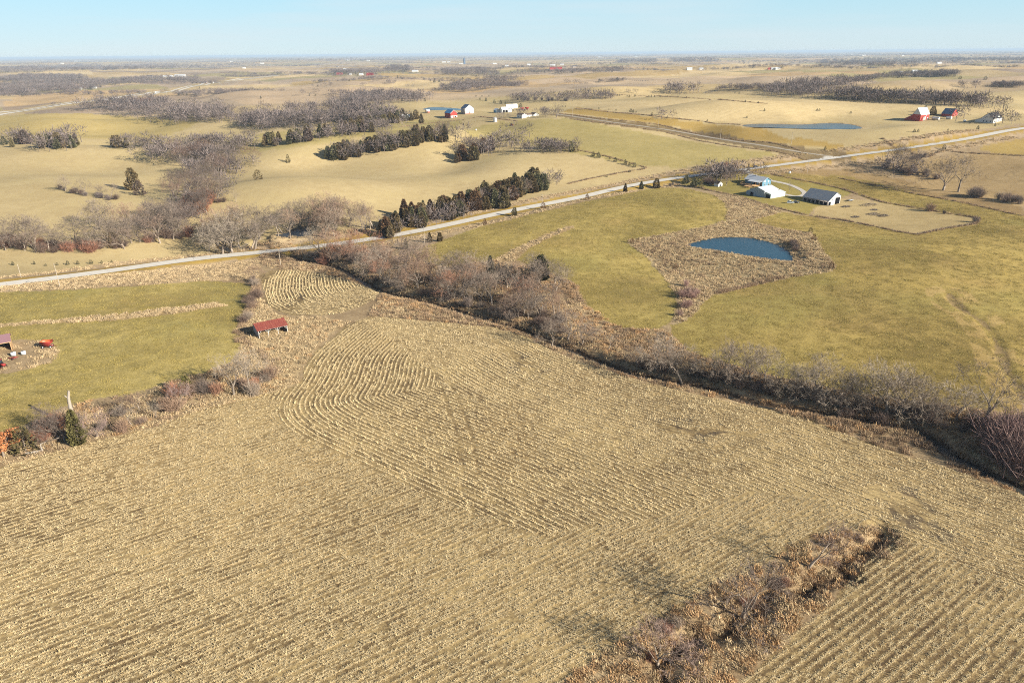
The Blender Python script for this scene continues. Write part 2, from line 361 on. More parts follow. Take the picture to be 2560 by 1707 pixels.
LOT = poly([(-200, 880), (0, 856), (40, 848), (100, 850), (142, 868), (146, 890), (120, 908), (60, 926), (0, 935), (-200, 950)])
SHEDGRASS = poly([(640, 740), (700, 790), (800, 795), (870, 805), (800, 860), (752, 915), (745, 960), (690, 975), (600, 1000), (480, 1030), (520, 935), (600, 900), (603, 815)])
FRINGE = poly([(1574, 599), (1620, 592), (1688, 581), (1770, 565), (1812, 551), (1821, 527), (1812, 508), (1785, 488), (1850, 492), (1920, 516), (1960, 528), (1878, 553), (1920, 564), (1963, 573), (2030, 582), (2042, 599), (2061, 630), (2088, 658), (2087, 677), (2019, 687), (1949, 700), (1893, 712), (1837, 726), (1780, 740), (1752, 762), (1730, 790), (1700, 809), (1682, 806), (1696, 762), (1693, 740), (1672, 709), (1634, 663), (1606, 633), (1571, 608)])
PAST_GREEN = poly([(1160, 325), (1250, 305), (1330, 300), (1420, 296), (1560, 322), (1700, 350), (1850, 372), (2000, 392), (1900, 405), (1700, 420), (1600, 418), (1500, 395), (1390, 375), (1300, 360), (1180, 345)])
PAST_GREEN2 = poly([(560, 345), (700, 330), (860, 312), (1010, 300), (1160, 300), (1130, 330), (900, 345), (700, 372), (560, 390)])
GOLD_STRIP = poly([(1400, 280), (1520, 295), (1650, 312), (1800, 335), (1930, 360), (2060, 382), (2150, 372), (2000, 345), (1900, 322), (1750, 305), (1600, 290), (1450, 268)])
STUB_FAR = poly([(1420, 262), (1560, 252), (1800, 248), (1960, 244), (2200, 252), (2460, 268), (2560, 275), (2560, 262), (2700, 290), (2420, 285), (2250, 275), (2180, 285), (2100, 300), (2000, 306), (1850, 308), (1700, 300), (1550, 282)])
RFIELD = poly([(2290, 400), (2420, 385), (2560, 392), (2900, 420), (2900, 560), (2560, 520), (2450, 490), (2330, 480), (2250, 440)])
RFIELD2 = poly([(2440, 370), (2560, 345), (2900, 330), (2900, 400), (2560, 386), (2480, 384)])
RLINE = poly([(1925, 440), (1974, 434), (2110, 441), (2178, 454), (2246, 471), (2328, 492), (2560, 540), (2560, 520), (2450, 492), (2340, 478), (2260, 450), (2200, 438), (2110, 425), (2000, 422)])
LFIELD = poly([(-200, 300), (60, 285), (200, 283), (330, 292), (500, 305), (470, 320), (430, 335), (380, 352), (300, 352), (200, 345), (-200, 345)])
DARK1 = poly([(2160, 1225), (2230, 1205), (2300, 1250), (2360, 1290), (2330, 1330), (2250, 1320), (2210, 1270)])
DARK2 = poly([(1640, 1062), (1720, 1070), (1800, 1078), (1800, 1090), (1700, 1086)])
DARK3 = poly([(1230, 850), (1300, 890), (1360, 935), (1320, 930), (1260, 885)])
WET1 = poly([(735, 745), (755, 735), (768, 750), (750, 765)]); WET2 = poly([(800, 768), (850, 770), (840, 777), (805, 775)]); WET3 = poly([(690, 770), (740, 755), (745, 775), (715, 785)])
REDSOIL = poly([(325, 249), (370, 243), (395, 250), (350, 254)]); REDSOIL2 = poly([(270, 254), (300, 253), (300, 258), (275, 259)])

BND = ground_at(densify([(1900, 1690), (1650, 1540), (1400, 1400), (1144, 1268), (934, 1172), (760, 1092), (700, 1045), (700, 1000), (748, 958), (762, 915), (791, 877), (839, 842), (871, 812), (919, 793), (999, 796), (1142, 809), (1239, 819), (1319, 844), (1399, 886), (1478, 914), (1638, 962), (1757, 990), (1914, 1021), (2031, 1052), (2109, 1084), (2344, 1158), (2560, 1238), (2900, 1350)], 3, False))[:, :2]
BND = smooth_w(resample(BND, 3.0), 8)
Z1 = poly([(-400, 1210), (0, 1165), (380, 1068), (640, 990), (690, 1000), (690, 1050), (760, 1095), (934, 1176), (1144, 1272), (1350, 1335), (1600, 1300), (1850, 1232), (2050, 1240), (2214, 1329), (2100, 1480), (1700, 1800), (1500, 2300), (-400, 2300)])
Z3 = poly([(2214, 1331), (2330, 1372), (2560, 1482), (2900, 1640), (2900, 2300), (1500, 2300), (1700, 1800), (2100, 1480)])
C2G = ground_at(densify([(700, 650), (668, 700), (660, 735), (668, 760), (700, 779), (745, 787), (810, 787)], 3, False))[:, :2]
# ------------------------------------------------------------------ ground sheet (polar tessellation of the height function, to the horizon)
def build_ground():
    az = np.r_[np.arange(-180, -46, 4.0), np.arange(-46, 46, 0.125), np.arange(46, 180, 4.0)]
    rr = [4.0, 20, 45, 62]; r = 74.0
    while r < 70000:
        rr.append(r); r += max(0.55, min(1.2 * r * r / 69200.0, 0.013 * r))
    rr = np.array(rr); na, nr = len(az), len(rr)
    A = np.radians(az)[None, :]; RR = rr[:, None]
    X = (RR * np.sin(A)).ravel(); Y = (RR * np.cos(A)).ravel(); Z = height(X, Y)
    i = np.arange(nr - 1)[:, None] * na; j = np.arange(na)[None, :]; j2 = (j + 1) % na
    F = np.stack([i + j, i + na + j, i + na + j2, i + j2], -1).reshape(-1, 4)[:, ::-1]
    V = np.c_[X, Y, Z]
    n = len(X); r_ = np.hypot(X, Y)
    cA = np.zeros((n, 3)); cB = np.zeros((n, 3)); rowp = np.zeros(n); rowa = np.zeros(n)
    # warp look-up position a little so that field edges are not ruler lines
    wx = X + 1.2 * (vnoise(X, Y, 3.1, 1) - 0.5) + 2.0 * (vnoise(X, Y, 11, 2) - 0.5); wy = Y + 1.2 * (vnoise(X, Y, 3.3, 3) - 0.5) + 2.0 * (vnoise(X, Y, 12, 4) - 0.5)
    PAST = ((0.53, 0.42, 0.225), (0.41, 0.315, 0.16)); TALL = ((0.44, 0.33, 0.19), (0.25, 0.175, 0.10))
    d_road, _, _, side = seg_dist(X, Y, ROAD_W[::5], True)
    far_side = side > 0
    near = ~far_side
    m = vnoise(X, Y, 60, 9); m2 = vnoise(X, Y, 23, 10)
    w = np.clip(0.25 + 0.5 * (m + m2 - 1.0) * 1.6 + 0.25, 0, 1)[:, None]
    pa, pb = np.array(PAST[0]), np.array(PAST[1]); pg = np.array((0.44, 0.35, 0.155))
    cA[:] = pa * (1 - 0.5 * w) + pg * 0.5 * w; cB[:] = pb
    cA[near & (r_ < 900)] = TALL[0]; cB[near & (r_ < 900)] = TALL[1]
    # distant country: a patchwork of fields in quarter-section blocks
    cx, cy = math.cos(0.6), math.sin(0.6)
    U = X * cx + Y * cy + 90 * (vnoise(X, Y, 500, 21) - 0.5); Vv = -X * cy + Y * cx + 90 * (vnoise(X, Y, 500, 22) - 0.5)
    bu, bv = np.floor(U / 410), np.floor(Vv / 290)
    k = (bu * 57 + bv * 113 + 7 * np.sin(bu * 12.3 + bv * 4.7) * 3) % 10
    pal = np.array([(0.50, 0.38, 0.19), (0.46, 0.33, 0.17), (0.43, 0.33, 0.21), (0.54, 0.42, 0.22), (0.38, 0.30, 0.20), (0.44, 0.32, 0.14), (0.33, 0.28, 0.13), (0.48, 0.37, 0.23), (0.40, 0.31, 0.16), (0.30, 0.23, 0.155)])
    pk = pal[np.clip(k.astype(int), 0, 9)] * np.array((1.17, 1.14, 1.16))
    wf = S((r_ - 1150) / 500)[:, None]
    cA = cA * (1 - wf) + pk * wf; cB = cB * (1 - wf) + pk * 0.72 * wf
    def paint(P, a, b, jitter=True, amp=0.0, phi=None):
        q = inside(wx if jitter else X, wy if jitter else Y, P)
        cA[q] = a; cB[q] = b
        if phi is not None: rowa[q] = amp; rowp[q] = phi[q]
        return q
    HAY = ((0.45, 0.345, 0.115), (0.20, 0.155, 0.05))
    STR = ((0.50, 0.385, 0.20), (0.25, 0.175, 0.085))
    ang = R(34); lin = X * -math.sin(ang) + Y * math.cos(ang)
    paint(LFIELD, (0.48, 0.37, 0.15), (0.38, 0.29, 0.11))
    paint(PAST_GREEN, (0.43, 0.345, 0.14), (0.32, 0.26, 0.10)); paint(PAST_GREEN2, (0.43, 0.35, 0.15), (0.33, 0.265, 0.105))
    paint(GOLD_STRIP, (0.45, 0.31, 0.10), (0.35, 0.235, 0.07))
    paint(STUB_FAR, (0.60, 0.47, 0.25), (0.46, 0.35, 0.18), amp=0.12, phi=lin / 7.0)
    paint(RLINE, (0.37, 0.26, 0.12), (0.22, 0.145, 0.07))
    c = on_plane([(2560, 440)], 12)[0]; dd = np.hypot(X - c[0], (Y - c[1]) * 1.6)
    paint(RFIELD, (0.46, 0.33, 0.165), (0.33, 0.23, 0.11), amp=0.35, phi=dd / 4.5)
    paint(RFIELD2, (0.42, 0.30, 0.10), (0.30, 0.21, 0.07))
    qa = paint(HAY_A, *HAY); qb = paint(HAY_B, (0.44, 0.325, 0.105), (0.19, 0.14, 0.045))
    ql = paint(HAY_L, (0.49, 0.385, 0.14), (0.22, 0.175, 0.06))
    for q in (qa, qb, ql):                                     # greener and browner drifts of the regrowth
        g = S((vnoise(X[q], Y[q], 34, 31) - 0.45) * 2.2)[:, None] * 0.65; cA[q] = cA[q] * (1 - g) + np.array((0.31, 0.27, 0.085)) * g
        g = S((vnoise(X[q], Y[q], 21, 32) - 0.55) * 2.5)[:, None] * 0.6; cA[q] = cA[q] * (1 - g) + np.array((0.43, 0.30, 0.11)) * g
    for q, P, sp, am in ((qa, HAY_A, 3.4, 0.22), (qb, HAY_B, 4.0, 0.16), (ql, HAY_L, 4.2, 0.10)):
        ii = np.where(q)[0]; rowp[ii] = seg_dist(X[ii], Y[ii], np.vstack([P, P[:1]])[::2])[0] / sp; rowa[ii] = am
    for c0, c1, lam in ((np.array((0.30, 0.22, 0.075)), 0.7, 48), (np.array((0.46, 0.35, 0.115)), 0.6, 17)):
        for q in (qa, qb, ql):
            g = S((vnoise(X[q], Y[q], lam, 35) + 0.3 * vnoise(X[q], Y[q], lam / 5, 36) - 0.72) * 3)[:, None] * c1; cA[q] = cA[q] * (1 - g) + c0 * g
    dd_, _, _ = seg_dist(X, Y, DRAIN_W); q = (dd_ < 1.2 + 3 * (vnoise(X, Y, 6, 37) - .5)); cA[q] = (0.33, 0.235, 0.11); cB[q] = (0.21, 0.15, 0.07)
    q = (dd_ > 2) & (dd_ < 9) & (vnoise(X, Y, 5, 38) > 0.45) & qb; cA[q] = (0.47, 0.34, 0.135); cB[q] = (0.33, 0.23, 0.085)
    paint(HAY_L_STRIP, (0.50, 0.37, 0.19), (0.30, 0.21, 0.10)); paint(WATERWAY, (0.44, 0.32, 0.17), (0.25, 0.17, 0.085))
    paint(YARD, (0.35, 0.275, 0.085), (0.235, 0.195, 0.06)); paint(PADDOCK, (0.49, 0.375, 0.185), (0.34, 0.255, 0.12))
    paint(LOT, (0.46, 0.34, 0.20), (0.27, 0.195, 0.11))
    paint(FRINGE, (0.43, 0.335, 0.19), (0.25, 0.19, 0.105))
    paint(SHEDGRASS, (0.54, 0.41, 0.23), (0.33, 0.24, 0.13))
    corn = inside(wx, wy, CORN) & ~inside(wx, wy, GULLY_P); corn2 = inside(wx, wy, CORN2)
    cA[corn | corn2] = (0.50, 0.375, 0.18); cB[corn | corn2] = (0.15, 0.102, 0.052)
    g = S((vnoise(X, Y, 26, 41) - 0.50) * 2.4)[:, None] * 0.55; q = corn
    cA[q] = cA[q] * (1 - g[q]) + np.array((0.36, 0.235, 0.105)) * g[q] * 0.6 + cA[q] * g[q] * 0.4
    for P in (DARK1, DARK2, DARK3, WET1, WET2, WET3):
        q = np.where(inside(X + 14 * (vnoise(X, Y, 6, 51) - 0.5), Y + 14 * (vnoise(X, Y, 6, 52) - 0.5), P))[0]
        wgt = (S((vnoise(X[q], Y[q], 2.4, 53) + 0.6 * vnoise(X[q], Y[q], 7, 54) - 0.55) * 2.2) * 0.9)[:, None]
        cA[q] = cA[q] * (1 - wgt) + np.array((0.17, 0.125, 0.08)) * wgt; cB[q] = cB[q] * (1 - wgt) + np.array((0.06, 0.05, 0.038)) * wgt
    # furrows between the passes of the planter: phase of the row pattern per zone
    iz1 = inside(X, Y, Z1) & corn; iz3 = inside(X, Y, Z3) & corn; iz2 = corn & ~iz1 & ~iz3
    for q, ph, am in ((iz1, (X * -math.sin(R(34.2)) + Y * math.cos(R(34.2))) / 1.52, 0.42), (iz3, (X * -math.sin(R(34.5)) + Y * math.cos(R(34.5))) / 1.52, 1.0)): rowp[q] = ph[q]; rowa[q] = am
    ii = np.where(iz2)[0]; rowp[ii] = seg_dist(X[ii], Y[ii], BND)[0] / 1.52; rowa[ii] = 1.0
    ii = np.where(corn2)[0]; rowp[ii] = seg_dist(X[ii], Y[ii], C2G)[0] / 1.52; rowa[ii] = 0.75
    for P in (REDSOIL, REDSOIL2): paint(P, (0.34, 0.14, 0.075), (0.26, 0.11, 0.06))
    # banks: bare mud and dead weeds along creek and gully
    d, _, _ = seg_dist(X, Y, CREEK_W); q = d < 2.6; cA[q] = (0.13, 0.09, 0.055); cB[q] = (0.06, 0.042, 0.028)
    d, _, _ = seg_dist(X, Y, GULLY_W); q = d < 1.1; cA[q] = (0.15, 0.10, 0.055); cB[q] = (0.07, 0.048, 0.03)
    # mown verge and rank ditch along the roads
    lim = (r_ < 1700)
    q = lim & (d_road < 21 + 5 * (vnoise(X, Y, 30, 61) - .5)) & (far_side | (X < -150) | (X > 215)); cA[q] = (0.48, 0.36, 0.225); cB[q] = (0.32, 0.235, 0.14)
    q = lim & (d_road < 9.5 + 3 * (vnoise(X, Y, 17, 62) - .5)); cA[q] = (0.43, 0.295, 0.08); cB[q] = (0.31, 0.205, 0.055)
    dg, _, _ = seg_dist(X, Y, GRAVEL_W[::3]); q = (dg < 15) & (dg < 40); cA[q] = (0.27, 0.20, 0.10); cB[q] = (0.15, 0.105, 0.055)
    dh, _, _ = seg_dist(X, Y, HIGHWAY_W[::3]); q = dh < 45; cA[q] = (0.47, 0.36, 0.19); cB[q] = (0.36, 0.27, 0.13)
    for P in (POND_W, POND2_W, POND3_W, PUD_W, PUD2_W):
        rg = np.vstack([P[:, :2], P[:1, :2]]); b = (X > rg[:, 0].min() - 30) & (X < rg[:, 0].max() + 30) & (Y > rg[:, 1].min() - 30) & (Y < rg[:, 1].max() + 30)
        ib = np.where(b)[0]; dp, _, _ = seg_dist(X[ib], Y[ib], rg); ins = inside(X[ib], Y[ib], P[:, :2])
        s_ = ib[(dp < 4.0) & ~ins]; cA[s_] = (0.58, 0.45, 0.26); cB[s_] = (0.36, 0.27, 0.15)
        s_ = ib[(dp < 0.9) | ins]; cA[s_] = (0.30, 0.21, 0.11); cB[s_] = (0.17, 0.12, 0.065)
    me = mesh_np('ground', V, F, smooth=True)
    attr(me, 'colA', 'FLOAT_COLOR', np.c_[cA, np.ones(n)]); attr(me, 'colB', 'FLOAT_COLOR', np.c_[cB, np.ones(n)])
    attr(me, 'rowp', 'FLOAT', rowp); attr(me, 'rowa', 'FLOAT', rowa)
    # material: the two field colours broken up by grass-sized noise
    m, nd, lk, b = mat_new('ground_cover'); b.inputs['Roughness'].default_value = 0.95; b.inputs['Specular IOR Level'].default_value = 0.05
    def N(t, **kw):
        x = nd.new(t)
        for k_, v_ in kw.items(): setattr(x, k_, v_)
        return x
    geo = N('ShaderNodeNewGeometry')
    def noise(sc, det=3.0, rough=0.6):
        x = N('ShaderNodeTexNoise'); x.inputs['Scale'].default_value = sc; x.inputs['Detail'].default_value = det; x.inputs['Roughness'].default_value = rough
        lk.new(geo.outputs['Position'], x.inputs['Vector']); return x.outputs['Fac']
    def math2(op, a, b_):
        x = N('ShaderNodeMath', operation=op)
        for i_, v in enumerate((a, b_)):
            if isinstance(v, (int, float)): x.inputs[i_].default_value = v
            else: lk.new(v, x.inputs[i_])
        return x.outputs[0]
    fine, mid, big = noise(1.3, 4, 0.75), noise(0.16, 3), noise(0.016, 4)
    t = math2('ADD', math2('ADD', math2('MULTIPLY', fine, 0.62), math2('MULTIPLY', mid, 0.38)), math2('MULTIPLY', math2('SUBTRACT', big, 0.5), 0.55))
    ar = N('ShaderNodeAttribute', attribute_name='rowp'); aa = N('ShaderNodeAttribute', attribute_name='rowa')
    rp = math2('ADD', ar.outputs['Fac'], math2('MULTIPLY', math2('SUBTRACT', noise(0.5, 2), 0.5), 0.16))
    cs = math2('COSINE', math2('MULTIPLY', rp, 6.2832), 0)
    wh = N('ShaderNodeTexWhiteNoise', noise_dimensions='1D'); lk.new(math2('ROUND', ar.outputs['Fac'], 0), wh.inputs['W'])
    ln = math2('MAXIMUM', math2('SUBTRACT', cs, 0.30), 0.0); ln = math2('MULTIPLY', ln, math2('ADD', math2('MULTIPLY', math2('POWER', wh.outputs['Value'], 1.6), 0.95), 0.10))
    ln = math2('MULTIPLY', ln, math2('MAXIMUM', math2('SUBTRACT', math2('MULTIPLY', noise(0.05, 3), 2.6), 0.55), 0.15))
    furrow = math2('MULTIPLY', ln, aa.outputs['Fac'])
    mr = N('ShaderNodeMapRange'); mr.inputs['From Min'].default_value = 0.38; mr.inputs['From Max'].default_value = 0.62; lk.new(t, mr.inputs['Value'])
    ca = N('ShaderNodeAttribute', attribute_name='colA'); cb = N('ShaderNodeAttribute', attribute_name='colB')
    mx = N('ShaderNodeMix', data_type='RGBA'); lk.new(mr.outputs['Result'], mx.inputs['Factor']); lk.new(ca.outputs['Color'], mx.inputs['B']); lk.new(cb.outputs['Color'], mx.inputs['A'])
    fm = N('ShaderNodeMapRange'); fm.inputs['From Max'].default_value = 0.55; fm.inputs['To Max'].default_value = 0.85; lk.new(furrow, fm.inputs['Value'])
    m2 = N('ShaderNodeMix', data_type='RGBA'); lk.new(fm.outputs['Result'], m2.inputs['Factor']); lk.new(mx.outputs['Result'], m2.inputs['A']); m2.inputs['B'].default_value = (0.085, 0.058, 0.034, 1)
    lk.new(m2.outputs['Result'], b.inputs['Base Color'])
    bp = N('ShaderNodeBump'); bp.inputs['Strength'].default_value = 0.5; bp.inputs['Distance'].default_value = 0.25; lk.new(fine, bp.inputs['Height']); lk.new(bp.outputs['Normal'], b.inputs['Normal'])
    me.materials.append(m)
    return tag(put('ground', me), 'rolling winter farmland of tan pasture, hay and stubble fields', None, kind='structure')
build_ground()

# ------------------------------------------------------------------ water sheets
def water_mat(name, col, rough=0.22):
    m, n, l, b = mat_new(name); b.inputs['Base Color'].default_value = (*col, 1); b.inputs['Roughness'].default_value = rough
    b.inputs['IOR'].default_value = 1.33; b.inputs['Specular IOR Level'].default_value = 0.42
    geo = n.new('ShaderNodeNewGeometry'); no = n.new('ShaderNodeTexNoise'); no.inputs['Scale'].default_value = 1.1; no.inputs['Detail'].default_value = 3
    bp = n.new('ShaderNodeBump'); bp.inputs['Strength'].default_value = 0.5; bp.inputs['Distance'].default_value = 0.22
    l.new(geo.outputs['Position'], no.inputs['Vector']); l.new(no.outputs['Fac'], bp.inputs['Height']); l.new(bp.outputs['Normal'], b.inputs['Normal'])
    return m
M_POND = water_mat('pond_water', (0.008, 0.055, 0.095)); M_CREEK = water_mat('creek_water', (0.05, 0.05, 0.045))
def flat_sheet(name, P, z, mat, label):
    P = np.asarray(P)[:, :2]; c = P.mean(0); n = len(P)
    V = np.vstack([np.c_[P, np.full(n, z)], [[c[0], c[1], z]]]); F = [(k, (k + 1) % n, n) for k in range(n)]
    me = mesh_np(name, V, F, mat)
    bm = bmesh.new(); bm.from_mesh(me); bmesh.ops.recalc_face_normals(bm, faces=bm.faces); 
    if bm.faces[0].normal.z < 0: bmesh.ops.reverse_faces(bm, faces=bm.faces)
    bm.to_mesh(me); bm.free()
    return tag(put(name, me), label, None, kind='structure')
def grow(P, k): c = P[:, :2].mean(0); return c + (P[:, :2] - c) * k
flat_sheet('pond_water', grow(POND_W, 1.015), POND_L, M_POND, 'deep blue farm pond behind a grassy dam')
flat_sheet('pond_water', grow(POND2_W, 1.01), POND2_L, M_POND, 'long blue pond beyond the road junction')
flat_sheet('pond_water', grow(POND3_W, 1.01), POND3_L, M_POND, 'narrow pond behind the red barn with blue roof')
flat_sheet('creek_pool', grow(PUD_W, 1.05), PUD_L, M_CREEK, 'creek pool among bare trees across the road')
flat_sheet('creek_pool', grow(PUD2_W, 1.05), PUD2_L, M_CREEK, 'small creek pool beside pale trees at the roadside')
def ribbon(name, L, half, mat, dz, label=None, kind='structure', parent=None, zfn=None, halves=None, smooth=True, cross=2):
    L = np.asarray(L); t = np.gradient(L, axis=0); t /= np.linalg.norm(t, axis=1, keepdims=True) + 1e-9; nrm = np.c_[-t[:, 1], t[:, 0]]
    hs = (halves if halves is not None else np.full(len(L), half))[:, None]; rows = []
    for s in np.linspace(-1, 1, cross): rows.append(L + nrm * hs * s)
    P = np.stack(rows, 1); z = (zfn or height)(P[..., 0].ravel(), P[..., 1].ravel()).reshape(P.shape[:2]) + dz
    V = np.concatenate([P, z[..., None]], -1).reshape(-1, 3); n = len(L)
    F = [(i * cross + j, i * cross + j + 1, (i + 1) * cross + j + 1, (i + 1) * cross + j) for i in range(n - 1) for j in range(cross - 1)]
    me = mesh_np(name, V, np.array(F)[:, ::-1] if False else F, mat, smooth)
    if me.polygons[0].normal.z < 0: me.flip_normals()
    o = put(name, me, parent)
    if label: tag(o, label, None, kind=kind)
    return o
# creek water lies in the channel where the photo shows it
def creek_piece(a, b, half, label):
    L = ground_at(smooth_line([p for p in CREEK if a <= p[0] <= b], 8), base_height)[:, :2]
    z0 = height(L[:, 0], L[:, 1])
    zs = smooth_w(np.c_[z0, z0], 20)[:, 0]
    t = np.linspace(0, 1, len(L)); hv = half * (0.35 + 0.65 * np.sin(math.pi * np.clip(t * 1.0, 0.03, 0.97))) * (0.7 + 0.6 * vnoise(L[:, 0], L[:, 1], 7, 3))
    o = ribbon('creek_water', L, half, M_CREEK, 0, label, halves=hv, zfn=lambda x, y: np.repeat(zs, 2) + 0.22)
creek_piece(800, 960, 1.9, 'creek water glinting beside the upper stubble patch')
creek_piece(1040, 1300, 1.3, 'creek water under the thicket along the stubble field')
creek_piece(1380, 2200, 0.9, 'shaded creek water between stubble field and hay field')
creek_piece(2188, 2700, 1.3, 'brown creek water at the right edge below the bare trees')

# ------------------------------------------------------------------ roads
M_CONC = plain('worn_concrete', (0.62, 0.585, 0.52), rough=0.9, var=0.08, scale=0.25)
M_JOINT = plain('road_shoulder', (0.33, 0.28, 0.215), rough=0.95, var=0.15, scale=0.6)
M_GRAV = plain('gravel', (0.36, 0.315, 0.25), rough=0.95, var=0.12, scale=0.4); M_DRV = plain('limestone_gravel', (0.50, 0.46, 0.40), rough=0.95, var=0.1, scale=0.5)
road = ribbon('road', ROAD_W, 4.4, M_JOINT, 0.10, 'pale concrete county road crossing the whole view', cross=3)
_acc = resample(ROAD_W, 1.0); k0 = 0
_vis = [i for i in range(0, len(_acc) - 12, 9) if _acc[i, 1] > 290 and np.hypot(*_acc[i]) < 1250]
for i in _vis[:290]:
    L = _acc[i:i + 10].copy(); L[0] += (L[1] - L[0]) * 0.04; L[-1] -= (L[-1] - L[-2]) * 0.04
    sl = ribbon('slab', L[[0, 3, 6, 9]], 4.25, M_CONC, 0.13 + 0.008 * random.random(), parent=road, cross=3)
ribbon('gravel_road', GRAVEL_W, 2.9, M_GRAV, 0.08, 'grey gravel lane running from the junction to the far farm', cross=3)
ribbon('driveway', DRIVE_W, 1.9, M_DRV, 0.10, 'pale gravel driveway looping past the blue house', cross=3)
_hw = HIGHWAY_W; _t = np.gradient(_hw, axis=0); _t /= np.linalg.norm(_t, axis=1, keepdims=True); _nn = np.c_[-_t[:, 1], _t[:, 0]]
ribbon('highway', _hw + _nn * 11, 5.0, M_CONC, 0.35, 'far carriageway of the pale divided highway at left', cross=3)
ribbon('highway', _hw - _nn * 11, 5.0, M_CONC, 0.35, 'near carriageway of the pale divided highway at left', cross=3)
# ------------------------------------------------------------------ ground-cover stuff: straw, stubble, rank grass
M_STRAW = plant_mat('corn_residue', (0.44, 0.315, 0.15), (0.84, 0.70, 0.43), rnd=0.14)
M_TALL = plant_mat('dry_tall_grass', (0.36, 0.26, 0.145), (0.66, 0.52, 0.32), rnd=0.25)
M_WEED = plant_mat('dead_weeds', (0.20, 0.135, 0.085), (0.46, 0.33, 0.21), rnd=0.3)
M_RUSS = plant_mat('russet_grass', (0.36, 0.21, 0.10), (0.64, 0.43, 0.23), rnd=0.25)
M_HAY = plant_mat('hay_regrowth', (0.23, 0.195, 0.058), (0.50, 0.39, 0.13), rnd=0.15)
M_PAS = plant_mat('pasture_tuft', (0.34, 0.25, 0.10), (0.60, 0.47, 0.22), rnd=0.2)
PROTO = bpy.data.collections.new('prototypes')            # meshes scattered by geometry nodes; not linked to the scene
def blades(n, area, h, w, lie, g, col=None, along=None):
    """n straw blades in area (lx, ly); lie 0 upright .. 1 flat"""
    lx, ly = area; P = np.c_[g.uniform(-lx / 2, lx / 2, n), g.normal(0, ly / 4, n) if ly < lx else g.uniform(-ly / 2, ly / 2, n)]
    a = g.uniform(0, 6.283, n) if along is None else g.normal(0, along, n) + math.pi * g.integers(0, 2, n); L = h * g.uniform(0.5, 1.3, n); tilt = np.clip(lie + g.normal(0, 0.18, n), 0, 0.97) * math.pi / 2
    dx, dy, dz = np.cos(a) * np.sin(tilt) * L, np.sin(a) * np.sin(tilt) * L, np.cos(tilt) * L
    b = a + math.pi / 2; ww = w * g.uniform(0.6, 1.4, n); sx, sy = np.cos(b) * ww / 2, np.sin(b) * ww / 2
    z0 = g.uniform(0, 0.05, n) * h * 2 * lie
    V = np.stack([np.c_[P[:, 0] - sx, P[:, 1] - sy, z0], np.c_[P[:, 0] + sx, P[:, 1] + sy, z0], np.c_[P[:, 0] + dx + sx * .5, P[:, 1] + dy + sy * .5, z0 + dz], np.c_[P[:, 0] + dx - sx * .5, P[:, 1] + dy - sy * .5, z0 + dz]], 1).reshape(-1, 3)
    F = np.arange(4 * n).reshape(-1, 4); c = np.repeat(g.uniform(0, 1, n) if col is None else col(n), 4)
    return V, F, c
def proto(name, parts, mat):
    V = []; F = []; C = []; o = 0
    for v, f, c in parts: V.append(v); F.append(f + o); C.append(c); o += len(v)
    me = mesh_np(name, np.vstack(V), np.vstack(F), mat); attr(me, 'c', 'FLOAT', np.concatenate(C))
    ob = bpy.data.objects.new(name, me); return ob
def scatter(name, protos, P, rz, sc, idx, label):
    """one object of kind stuff: prototypes instanced on points P (n,3)"""
    col = bpy.data.collections.new(name + '_set'); 
    for p in protos: col.objects.link(p)
    me = bpy.data.meshes.new(name); me.vertices.add(len(P)); me.vertices.foreach_set('co', np.asarray(P, np.float32).ravel()); me.update()
    attr(me, 'rz', 'FLOAT_VECTOR', np.c_[np.zeros(len(P)), np.zeros(len(P)), rz] if np.ndim(rz) == 1 else rz); attr(me, 'sc', 'FLOAT_VECTOR', sc if np.ndim(sc) == 2 else np.c_[sc, sc, sc]); attr(me, 'pick', 'INT', idx)
    ng = bpy.data.node_groups.new(name + '_nodes', 'GeometryNodeTree')
    ng.interface.new_socket('Geometry', in_out='INPUT', socket_type='NodeSocketGeometry'); ng.interface.new_socket('Geometry', in_out='OUTPUT', socket_type='NodeSocketGeometry')
    n, l = ng.nodes, ng.links
    gi, go = n.new('NodeGroupInput'), n.new('NodeGroupOutput'); ip = n.new('GeometryNodeInstanceOnPoints'); ci = n.new('GeometryNodeCollectionInfo')
    ci.inputs['Collection'].default_value = col; ci.inputs['Separate Children'].default_value = True; ci.inputs['Reset Children'].default_value = True
    ip.inputs['Pick Instance'].default_value = True
    def na(nm, t):
        a = n.new('GeometryNodeInputNamedAttribute'); a.data_type = t; a.inputs['Name'].default_value = nm; return a.outputs['Attribute']
    l.new(gi.outputs[0], ip.inputs['Points']); l.new(ci.outputs[0], ip.inputs['Instance']); l.new(na('pick', 'INT'), ip.inputs['Instance Index'])
    er = n.new('FunctionNodeEulerToRotation'); l.new(na('rz', 'FLOAT_VECTOR'), er.inputs[0]); l.new(er.outputs[0], ip.inputs['Rotation'])
    l.new(na('sc', 'FLOAT_VECTOR'), ip.inputs['Scale']); l.new(ip.outputs[0], go.inputs[0])
    o = put(name, me); md = o.modifiers.new('scatter', 'NODES'); md.node_group = ng
    return tag(o, label, None, kind='stuff')
g0 = np.random.default_rng(11)
up = lambda n: g0.uniform(0.3, 1, n)
